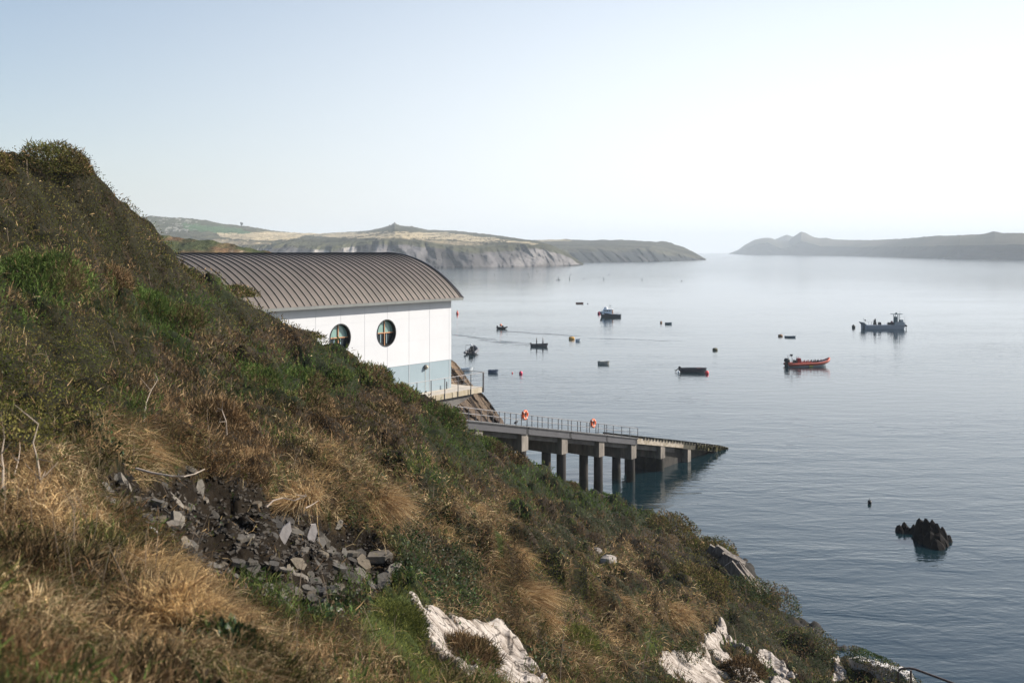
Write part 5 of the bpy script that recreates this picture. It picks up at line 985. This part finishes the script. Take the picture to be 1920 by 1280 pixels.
# rubble
mb = MB(); n_r = 0
while n_r < 2600:
    px_ = rg.uniform(170, 755); py_ = rg.uniform(885, 1135); pos.append((px_, py_)); n_r += 1
bx_ = np.array([p for p in SCREE]); xs_ = RNG.uniform(bx_[:, 0].min() - .3, bx_[:, 0].max() + .3, 30000); ys_ = RNG.uniform(bx_[:, 1].min() - .3, bx_[:, 1].max() + .3, 30000)
ok_ = in_scree(xs_, ys_); xs_, ys_ = xs_[ok_][:5000], ys_[ok_][:5000]; zs_ = TG(xs_, ys_)
for x, y, z in zip(xs_, ys_, zs_):
    s0 = rg.uniform(.012, .05); mb.box((x, y, z + s0 * .2), (s0 * rg.uniform(1, 2.2), s0 * rg.uniform(.8, 1.6), s0 * .5), M=Matrix.Rotation(rg.uniform(0, 6), 3, 'Z') @ Matrix.Rotation(rg.uniform(-.9, .9), 3, 'X') @ Matrix.Rotation(rg.uniform(-.6, .6), 3, 'Y'))
tag(mb.build('rubble', mat('rubble', (.07,.060,.047), .85, c2=(.022,.018,.014), scale=9)), kind='stuff')
# ------------------------------------------------------------------ bushes and tussocks as plants of their own
twig = mat('twig_bark', (.20,.15,.11), .9, var=.4); gtw = mat('pale_twig', (.38,.31,.24), .85, var=.3)
def bush(name, px_, py_, D, w, h, t, label, cat='bush', n=1500, group=None, mix=None, seed=0, D_=None, sq=1.0):
    rng = np.random.default_rng(1000 + int(px_) + seed); 
    if D: x, y, z = P(px_, py_, D); z = float(T0(np.array([x]), np.array([y]))[0]) if D_ is None else z
    else: x, y, z = hit(px_, py_)
    e_ = empty(name, (x, y, z), 0, label, cat, group); r_ = math.hypot(x, y)
    sa = 2.2 * (w / 2) * (w / 2 * sq + h); lw = max(.03, .0015 * r_); n = int(min(16000, max(n, sa / (lw * lw * {0: .30, 1: .22, 2: 2.2, 3: .3, 4: .5, 5: .35}[t]) * 1.0)))
    u = rdir(n, rng); u[:, 2] = np.abs(u[:, 2]) * 1.05 - .12; u = unit(u); lob = .62 + .55 * fbm(u[:, 0] * 2.2 + u[:, 2] * 1.7 + px_, u[:, 1] * 2.2 + seed, 9, 3); lob *= .62 + .48 * rng.random(n) ** .5
    p = u * lob[:, None] * np.array([w / 2, w / 2 * sq, h]); 
    parts = []; tt = rng.random(n)
    for k_, (ty_, lo, hi) in enumerate(mix or [(t, 0, 1)]):
        s_ = np.where((tt >= lo) & (tt < hi))[0]; 
        V, q, t3, c = grow(ty_, p[s_] + np.array([x, y, z]), u[s_], np.full(len(s_), r_), rng); V = V - np.array([x, y, z])
        V_, fs_, C_ = pack([(V, q, t3, c)]); parts.append((ty_, V_, fs_, C_))
    for ty_, V_, fs_, C_ in parts: np_mesh('foliage', V_, fs_, C_, VM[ty_], e_)
    mb = MB(); r2 = random.Random(int(px_))
    for i in range(7):
        a_ = r2.uniform(0, 6.28); q_ = r2.uniform(.2, .42); mb.tube([(0, 0, -.25), (math.cos(a_) * w * q_ * .4, math.sin(a_) * w * q_ * .4, h * .35), (math.cos(a_) * w * q_, math.sin(a_) * w * q_, h * r2.uniform(.6, .9))], [max(.012, w * .012), .012, .006], 5)
    mb.build('branches', twig, e_); return e_
B = [ # name col row D w h type n label
 ('gorse_bush',70,545,None,2.2,.75,2,1500,'bright green gorse bush at the left edge of the picture'),
 ('gorse_bush',255,590,None,1.9,.6,2,1200,'bright green gorse bush in the middle of the left hillside'),
 ('gorse_bush',325,615,None,2.0,.6,2,1200,'bright green gorse bush joined to the right of the mid hillside one'),
 ('gorse_bush',470,735,None,1.7,.7,2,1100,'green gorse bush below the boathouse roof, left of the low spreading one'),
 ('gorse_bush',560,735,None,1.9,.7,2,1200,'low spreading green gorse bush left of the round windows'),
 ('gorse_bush',615,715,None,2.1,.5,2,1200,'green gorse bush under the round windows of the boathouse'),
 ('gorse_bush',690,718,None,2.4,.8,2,1200,'olive gorse bush on the skyline under the blue grey wall band'),
 ('gorse_bush',745,752,None,2.4,.8,2,1200,'gorse bush touching the left end of the balcony'),
 ('gorse_bush',820,800,None,2.8,1.1,2,1500,'tall spiky gorse bush right under the balcony'),
 ('gorse_bush',870,812,None,2.6,1.0,2,1300,'gorse bush in front of the first slipway support'),
 ('gorse_bush',905,850,None,2.4,.8,2,1200,'gorse bush left of the second slipway support'),
 ('gorse_bush',1060,915,None,2.6,.7,2,1200,'low gorse bush under the paired slipway piles'),
 ('gorse_bush',1140,940,None,2.6,.8,2,1200,'low gorse bush below the tallest slipway pile'),
 ('gorse_bush',1215,965,None,3.0,.8,2,1300,'low gorse bush on the edge above the dark pier reflection'),
 ('dead_gorse_bush',400,800,None,1.3,.5,1,1400,'brown dead gorse bush above the scree, left of the paler one'),
 ('dead_gorse_bush',575,775,None,1.8,.7,1,1800,'pale brown dead gorse bush in the centre of the slope'),
 ('dead_gorse_bush',655,810,None,1.9,.7,1,1800,'brown dead gorse bush right of the pale one in the centre'),
 ('dead_gorse_bush',190,540,None,1.8,.6,1,1500,'brown withered bush between the two green patches at left'),
 ('dead_gorse_bush',715,790,None,2.0,.8,1,1500,'dark brown bush below the left end of the balcony'),
 ('dead_gorse_bush',950,868,None,2.2,.8,1,1300,'rust brown round bush under the slipway crossheads'),
 ('dead_gorse_bush',1130,1075,None,1.2,.7,1,1000,'round grey brown thorny bush beside the half buried boulder'),
 ('shrub',562,632,47,2.2,.32,0,1500,'dark twiggy shrub on the skyline left of the first round window'),
 ('shrub',430,548,47,2.6,.5,0,1300,'dark shrub on the skyline against the brown roof'),
 ('shrub',1255,1000,72,4.2,1.5,0,1300,'dark shrub on the shore edge right of the pier reflection'),
 ('shrub',1330,1050,None,4.5,1.6,0,1600,'large dark green shrub above the shore rocks'),
 ('shrub',1300,1110,None,4.0,1.3,0,1500,'dull brown green shrub left of the striped shore rock'),
 ('shrub',1400,1130,None,4.2,1.6,4,1300,'dark ivy laden shrub beside the striped shore rock'),
 ('shrub',1445,1160,60,3.6,1.5,4,1300,'ivy laden shrub forming the rounded point over the water'),
 ('shrub',1510,1225,None,3.2,1.0,4,1000,'low leafy shrub right below the rounded point'),
 ('shrub',1290,1230,None,1.3,.5,4,500,'small ivy tuft over the pale slanting slabs'),
 ('heath_clump',868,1245,None,1.1,.35,1,900,'brown heath clump growing on the large pale rock face'),
 ('heath_clump',1395,1262,None,1.6,.5,1,900,'brown heath clump between the pale slanting slabs'),
 ('young_shrub',1085,1235,None,1.1,.8,5,1500,'fresh green young shrub at the bottom right of centre'),
 ('moss_mound',735,1190,None,.95,.42,5,5500,'bright yellow green mossy mound at the bottom centre'),
 ('knoll_bush',98,335,33,2.5,.92,0,5000,'tall rounded dark thicket on the top left skyline'),
 ('knoll_bush',-22,315,29.5,1.5,.6,0,3000,'dark thicket cut by the left edge of the picture at the top')]
for nm, a_, b_, D, w, h, t, n, lab in B:
    mixv = {2: [(2, 0, .55), (1, .55, 1)] if 'olive' in lab or 'balcony' in lab else [(2, 0, .8), (1, .8, 1)], 0: [(0, 0, .7), (1, .7, 1)], 4: [(4, 0, .6), (0, .6, .85), (1, .85, 1)]}.get(t)
    bush(nm, a_, b_, D, w, h, t, lab, n=int(n * 1.6), group=nm.replace('_', ' ') + 's on the slope', mix=mixv)
def tussock(px_, py_, w, h, label, n, seed=0, tone=1.0):
    rng = np.random.default_rng(500 + int(px_)); x, y, z = hit(px_, py_); r_ = math.hypot(x, y); e_ = empty('grass_tussock', (x, y, z), 0, label, 'grass clump', 'dry grass tussocks')
    a_ = rng.uniform(0, 6.28, n); q = rng.random(n) ** .6; p = np.c_[np.cos(a_) * w * .45 * q, np.sin(a_) * w * .45 * q, np.full(n, .0)]
    out = np.c_[np.cos(a_), np.sin(a_), np.zeros(n)]; lean_ = np.array([rng.uniform(-.5, .6), -.35, 0]); d = unit(out * (.15 + .35 * q[:, None]) + lean_ + np.array([0, 0, .9]) + rng.normal(0, .30, (n, 3))); L_ = h * rng.uniform(.35, 1.0, n) * (.62 if r_ < 13 else .85)
    bend = out * (.15 + .2 * rng.random((n, 1))) + lean_ * .4 + rng.normal(0, .12, (n, 3)) + np.array([.15, -.28, -.55]) * rng.uniform(.7, 1.5, (n, 1)); pl = np.array(PAL[3])[[0, 1, 3, 0, 5]]; c = pl[rng.integers(0, 5, n)] * rng.uniform(.65, 1.2, (n, 1)) * tone
    V, fs, C = pack([blades(p, d, unit(np.cross(d, rdir(n, rng))), L_, np.maximum(.0045, r_ * .0006) * rng.uniform(.6, 1.4, n), bend, c)])
    np_mesh('blades', V, fs, C, VM[3], e_); return e_
for a_, b_, w, h, lab, n in [(215,860,.75,.75,'drooping golden grass tussock arching over the left end of the scree',3000),(300,845,.9,.8,'large golden grass tussock above the scree',3500),(130,880,.7,.45,'brown grass tussock left of the drooping golden one',1800),
    (560,940,.8,.75,'orange brown grass tussock above the upright pale slates',2600),(690,950,1.2,1.0,'tall orange grass tussock at the upper right of the scree',4200),(640,890,.9,.7,'tawny grass tussock behind the upright pale slates',2400),(455,860,.7,.5,'reddish grass tussock between bare twigs and the dead gorse',1600),
    (130,985,.7,.5,'sunlit golden tussock below the left end of the scree',2400),(60,1070,.6,.5,'pale grass tussock near the left edge of the picture',2200),(210,1060,.55,.45,'russet tussock left below the large oblong stone',2200),(420,1160,.6,.4,'tan grass tussock under the lower edge of the scree',2400),
    (930,1050,1.3,.9,'tall pale straw tussock on the rib right of centre',3000),(965,1120,1.2,.9,'pale straw tussock below the tall one on the rib',2600),(1000,1175,1.1,.8,'straw tussock at the foot of the pale grassy rib',2200),(1110,1130,1.6,.9,'brown tussock below the half buried boulder',2200),(1245,1155,2.0,1.1,'brown grass tussock above the pale slanting slabs',2400),
    (560,1250,.5,.45,'golden tussock at the bottom edge left of the moss',2200),(300,1240,.4,.4,'blurred straw tussock at the bottom left',1800),(850,960,1.0,.8,'sandy tussock in the middle of the slope',2200)]: tussock(a_, b_, w, h, lab, n)
# bare twigs
def sprig(name, pts, r0, label, m_, side=5, seed=0, D=None, cat='twig'):
    """pts: (col,row,D) of the main stem"""
    P0 = [Vector(P(*p)) for p in pts]; o0 = P0[0]; mb = MB(); r2 = random.Random(seed); n = len(P0)
    mb.tube([p - o0 for p in P0], [r0 * (1 - .7 * i / (n - 1)) for i in range(n)], 6)
    for k_ in range(side):
        i = r2.randrange(1, n); b_ = P0[i] - o0; ln = (P0[-1] - P0[0]).length * r2.uniform(.15, .35); d_ = Vector((r2.uniform(-1, 1), r2.uniform(-.6, .6), r2.uniform(-.1, 1))).normalized(); j_ = Vector((r2.uniform(-.3, .3), 0, r2.uniform(-.3, .3))) * ln
        mb.tube([b_, b_ + d_ * ln * .5 + j_ * .5, b_ + d_ * ln + j_], [r0 * .5, r0 * .35, r0 * .15], 5)
    o_ = mb.build(name, m_); o_.location = o0; return tag(o_, label, cat)
sprig('bare_twig', [(75,955,9.6),(76,900,9.7),(70,860,9.8),(62,830,9.9),(72,795,10)], .013, 'grey forked bare twig standing at the left above the golden grass', gtw, 5, 1)
sprig('bare_twig', [(5,930,9.2),(6,880,9.4),(3,850,9.5),(8,822,9.6)], .013, 'pale bare twig standing at the left edge of the picture', gtw, 4, 2)
sprig('bare_twig', [(22,905,9.6),(34,865,9.8),(38,840,10)], .008, 'thin bare twig between the two pale ones at the left', gtw, 3, 3)
sprig('fallen_stick', [(255,878,12.2),(285,886,12),(320,892,11.9),(345,893,11.9),(365,888,12),(384,879,12.2)], .014, 'pale curved stick lying along the top of the scree', mat('bleached_wood', (.50,.42,.34), .8), 1, 4, cat='stick')
sprig('fallen_stick', [(500,950,14.4),(512,938,14.5),(530,933,14.6),(552,938,14.6),(574,930,14.7)], .013, 'wavy pale root above the upright pale slates', mat('bleached_root', (.44,.36,.29), .8), 3, 5, cat='stick')
sprig('fallen_stick', [(573,952,14.3),(585,946,14.4),(597,938,14.5)], .011, 'short pale stick beside the notched upright slate', mat('bleached_stub', (.44,.36,.29), .8), 0, 6, cat='stick')
sprig('bare_twig', [(270,790,15.6),(274,755,15.8),(283,732,16),(296,712,16.2)], .012, 'curved grey twig in the dark scrub above the golden tussock', gtw, 3, 7)
sprig('bare_twig', [(425,815,18),(424,790,18),(416,768,18.2),(405,772,18.3)], .016, 'pale forked twig above the reddish tussock', gtw, 4, 8)
sprig('bare_twig', [(1200,1285,24),(1207,1240,24.2),(1218,1200,24.5),(1228,1150,25)], .012, 'dark bare stem at the bottom right of the green young shrub', twig, 6, 9)
sprig('bare_twig', [(1050,1280,18),(1053,1220,18.2),(1060,1160,18.4)], .010, 'dark thin stem left of the green young shrub', twig, 4, 10)
sprig('bare_twig', [(188,1280,6.2),(186,1235,6.3),(182,1190,6.4),(188,1150,6.5)], .006, 'dark thin stem in the blurred grass, rightmost of three at bottom left', twig, 6, 11)
sprig('bare_twig', [(112,1280,5.6),(118,1240,5.7),(128,1180,5.8)], .006, 'dark thin stem in the blurred grass, middle one of three at bottom left', twig, 4, 12)
sprig('bare_twig', [(74,1280,5.4),(70,1230,5.4),(76,1180,5.5)], .006, 'dark thin stem in the blurred grass, leftmost of three at bottom left', twig, 4, 13)
sprig('bare_twig', [(560,1120,12.2),(565,1070,12.4),(570,1040,12.5)], .007, 'thin dark stem crossing the lower scree', twig, 4, 14)
sprig('bare_twig', [(530,1160,11.4),(548,1120,11.5),(566,1095,11.6)], .007, 'thin dark stem beside the pale flat slate', twig, 3, 15)
for i, (a_, b_, c_) in enumerate(((1455, 1120, 1130), (1466, 1140, 1100))):
    e_ = sprig('seed_stem', [(a_, b_ + 25, 59), (a_ + 3, b_, 59), (a_ + 10, c_, 59)], .02, ['dead seed head stem sticking up over the water at the rounded point', 'taller dead seed head stem right of the other over the water'][i], twig, 7, 20 + i)
# thin upright stems scattered through the scrub
mb = MB(); rg = random.Random(77)
for _ in range(420):
    a_ = rg.uniform(0, 1500); b_ = rg.uniform(500, 1270); x, y = ((a_ - CX) / F), 1
    D = math.exp(rg.uniform(math.log(7), math.log(62))); x = (a_ - CX) / F * D; z = float(T0(np.array([x]), np.array([D]))[0]); h_ = rg.uniform(.3, .75); 
    if z < 1.5 or in_scree(np.array([x]), np.array([D]))[0] or in_rock(np.array([x]), np.array([D]))[0]: continue
    if -(x + 4.07) * .8 + (D - 67.86) * .6 > -1.6: continue
    r_ = max(.003, D * .0003); l_ = rg.uniform(-.2, .25); p0 = Vector((x, D, z)); p1 = p0 + Vector((l_ * h_, rg.uniform(-.2, .1) * h_, h_ * .6)); p2 = p1 + Vector((l_ * h_ * rg.uniform(0, 1.5), 0, h_ * .4)); mb.tube([p0, p1, p2], [r_, r_, r_ * .5], 4)
    mb.tube([p1, p1 + Vector((rg.uniform(-.3, .3), 0, rg.uniform(.1, .3))) * h_], [r_ * .7, r_ * .3], 4)
tag(mb.build('dead_stems', mat('dead_stem', (.30,.23,.16), .85, c2=(.12,.09,.065), scale=.8)), kind='stuff')
# ------------------------------------------------------------------ ivy topped wall and handrail at the lower right
A_, B_ = Vector(P(1592, 1232, 47)), Vector(P(1722, 1268, 43)); wl0 = empty('stone_wall', A_, math.atan2((B_ - A_).y, (B_ - A_).x), 'whitewashed stone wall topped with ivy at the bottom right', 'wall')
Lw = (B_ - A_).xy.length; dz = (B_ - A_).z; mb = MB(); n = 14
for i in range(n):
    a_, b_ = Lw * i / n, Lw * (i + 1) / n; z0_, z1_ = dz * i / n - .5 * (i > 11) + RNG.normal(0, .05), dz * (i + 1) / n - .5 * (i > 10) + RNG.normal(0, .05)
    mb.add([(a_, 0, -4), (b_, 0, -4), (b_, .5, -4), (a_, .5, -4), (a_, -.02, z0_), (b_, 0, z1_), (b_, .5, z1_), (a_, .5, z0_)], [(0, 1, 5, 4), (4, 5, 6, 7), (2, 3, 7, 6), (0, 4, 7, 3), (1, 2, 6, 5)])
mb.build('wall_face', mat('whitewashed_stone', (.75,.72,.69), .9, c2=(.42,.39,.36), scale=1.6, bump=.9), wl0)
iv = bush('wall_ivy', 1657, 1240, 44.5, Lw * 1.12, .38, 4, 'glossy dark ivy hanging over the top of the whitewashed wall', n=3200, mix=[(4, 0, .85), (0, .85, 1)], D_=1, sq=.28, cat='ivy')
iv.rotation_euler = (0, 0, math.atan2((B_ - A_).y, (B_ - A_).x)); iv.location = (A_ + B_) / 2 + Vector((0, .25, -.10))
for ch in kids(iv): 
    if ch.name.startswith('branches'): bpy.data.objects.remove(ch)
hr = empty('handrail', P(1683, 1290, 36), 0, 'rusty steel handrail at the bottom right corner in front of the whitewashed wall', 'handrail'); o0 = Vector(P(1683, 1290, 36)); rustm = mat('rusty_steel', (.14,.11,.10), .7, .3, c2=(.08,.06,.05))
def q3(a_, b_, D): return Vector(P(a_, b_, D)) - o0
mb = MB(); mb.tube([q3(1684, 1330, 36), q3(1684, 1262, 36), q3(1685, 1256, 36), q3(1690, 1253, 36), q3(1706, 1252, 35.9), q3(1716, 1254, 35.8), q3(1790, 1281, 35), q3(1840, 1300, 34.5)], .042, 8); mb.build('rail', rustm, hr, smooth=True)
mb = MB(); mb.tube([q3(1708, 1330, 35.9), q3(1708, 1256, 35.9)], .038); mb.build('rail_post', rustm, hr)
mb = MB(); mb.tube([q3(1790, 1340, 35), q3(1790, 1285, 35)], .038); mb.build('rail_post', rustm, hr)
# ------------------------------------------------------------------ the air between here and the far shore
hz = MB(); hz.add([(-9200, -250, -1.0 - 1.5), (9200, -250, -2.5), (9200, 9200, -2.5), (-9200, 9200, -2.5), (-9200, -250, 175), (9200, -250, 175), (9200, 9200, 175), (-9200, 9200, 175)], [(0, 3, 2, 1), (4, 5, 6, 7), (0, 1, 5, 4), (1, 2, 6, 5), (2, 3, 7, 6), (3, 0, 4, 7)])
hm_ = bpy.data.materials.new('air'); hm_.use_nodes = True; hn = hm_.node_tree.nodes; hn.remove(hn['Principled BSDF']); pv = hn.new('ShaderNodeVolumePrincipled'); pv.inputs['Color'].default_value = (.86, .94, 1.0, 1); pv.inputs['Density'].default_value = HAZE; pv.inputs['Anisotropy'].default_value = .0
hm_.node_tree.links.new(pv.outputs[0], hn['Material Output'].inputs['Volume']); tag(hz.build('haze', hm_), kind='stuff')
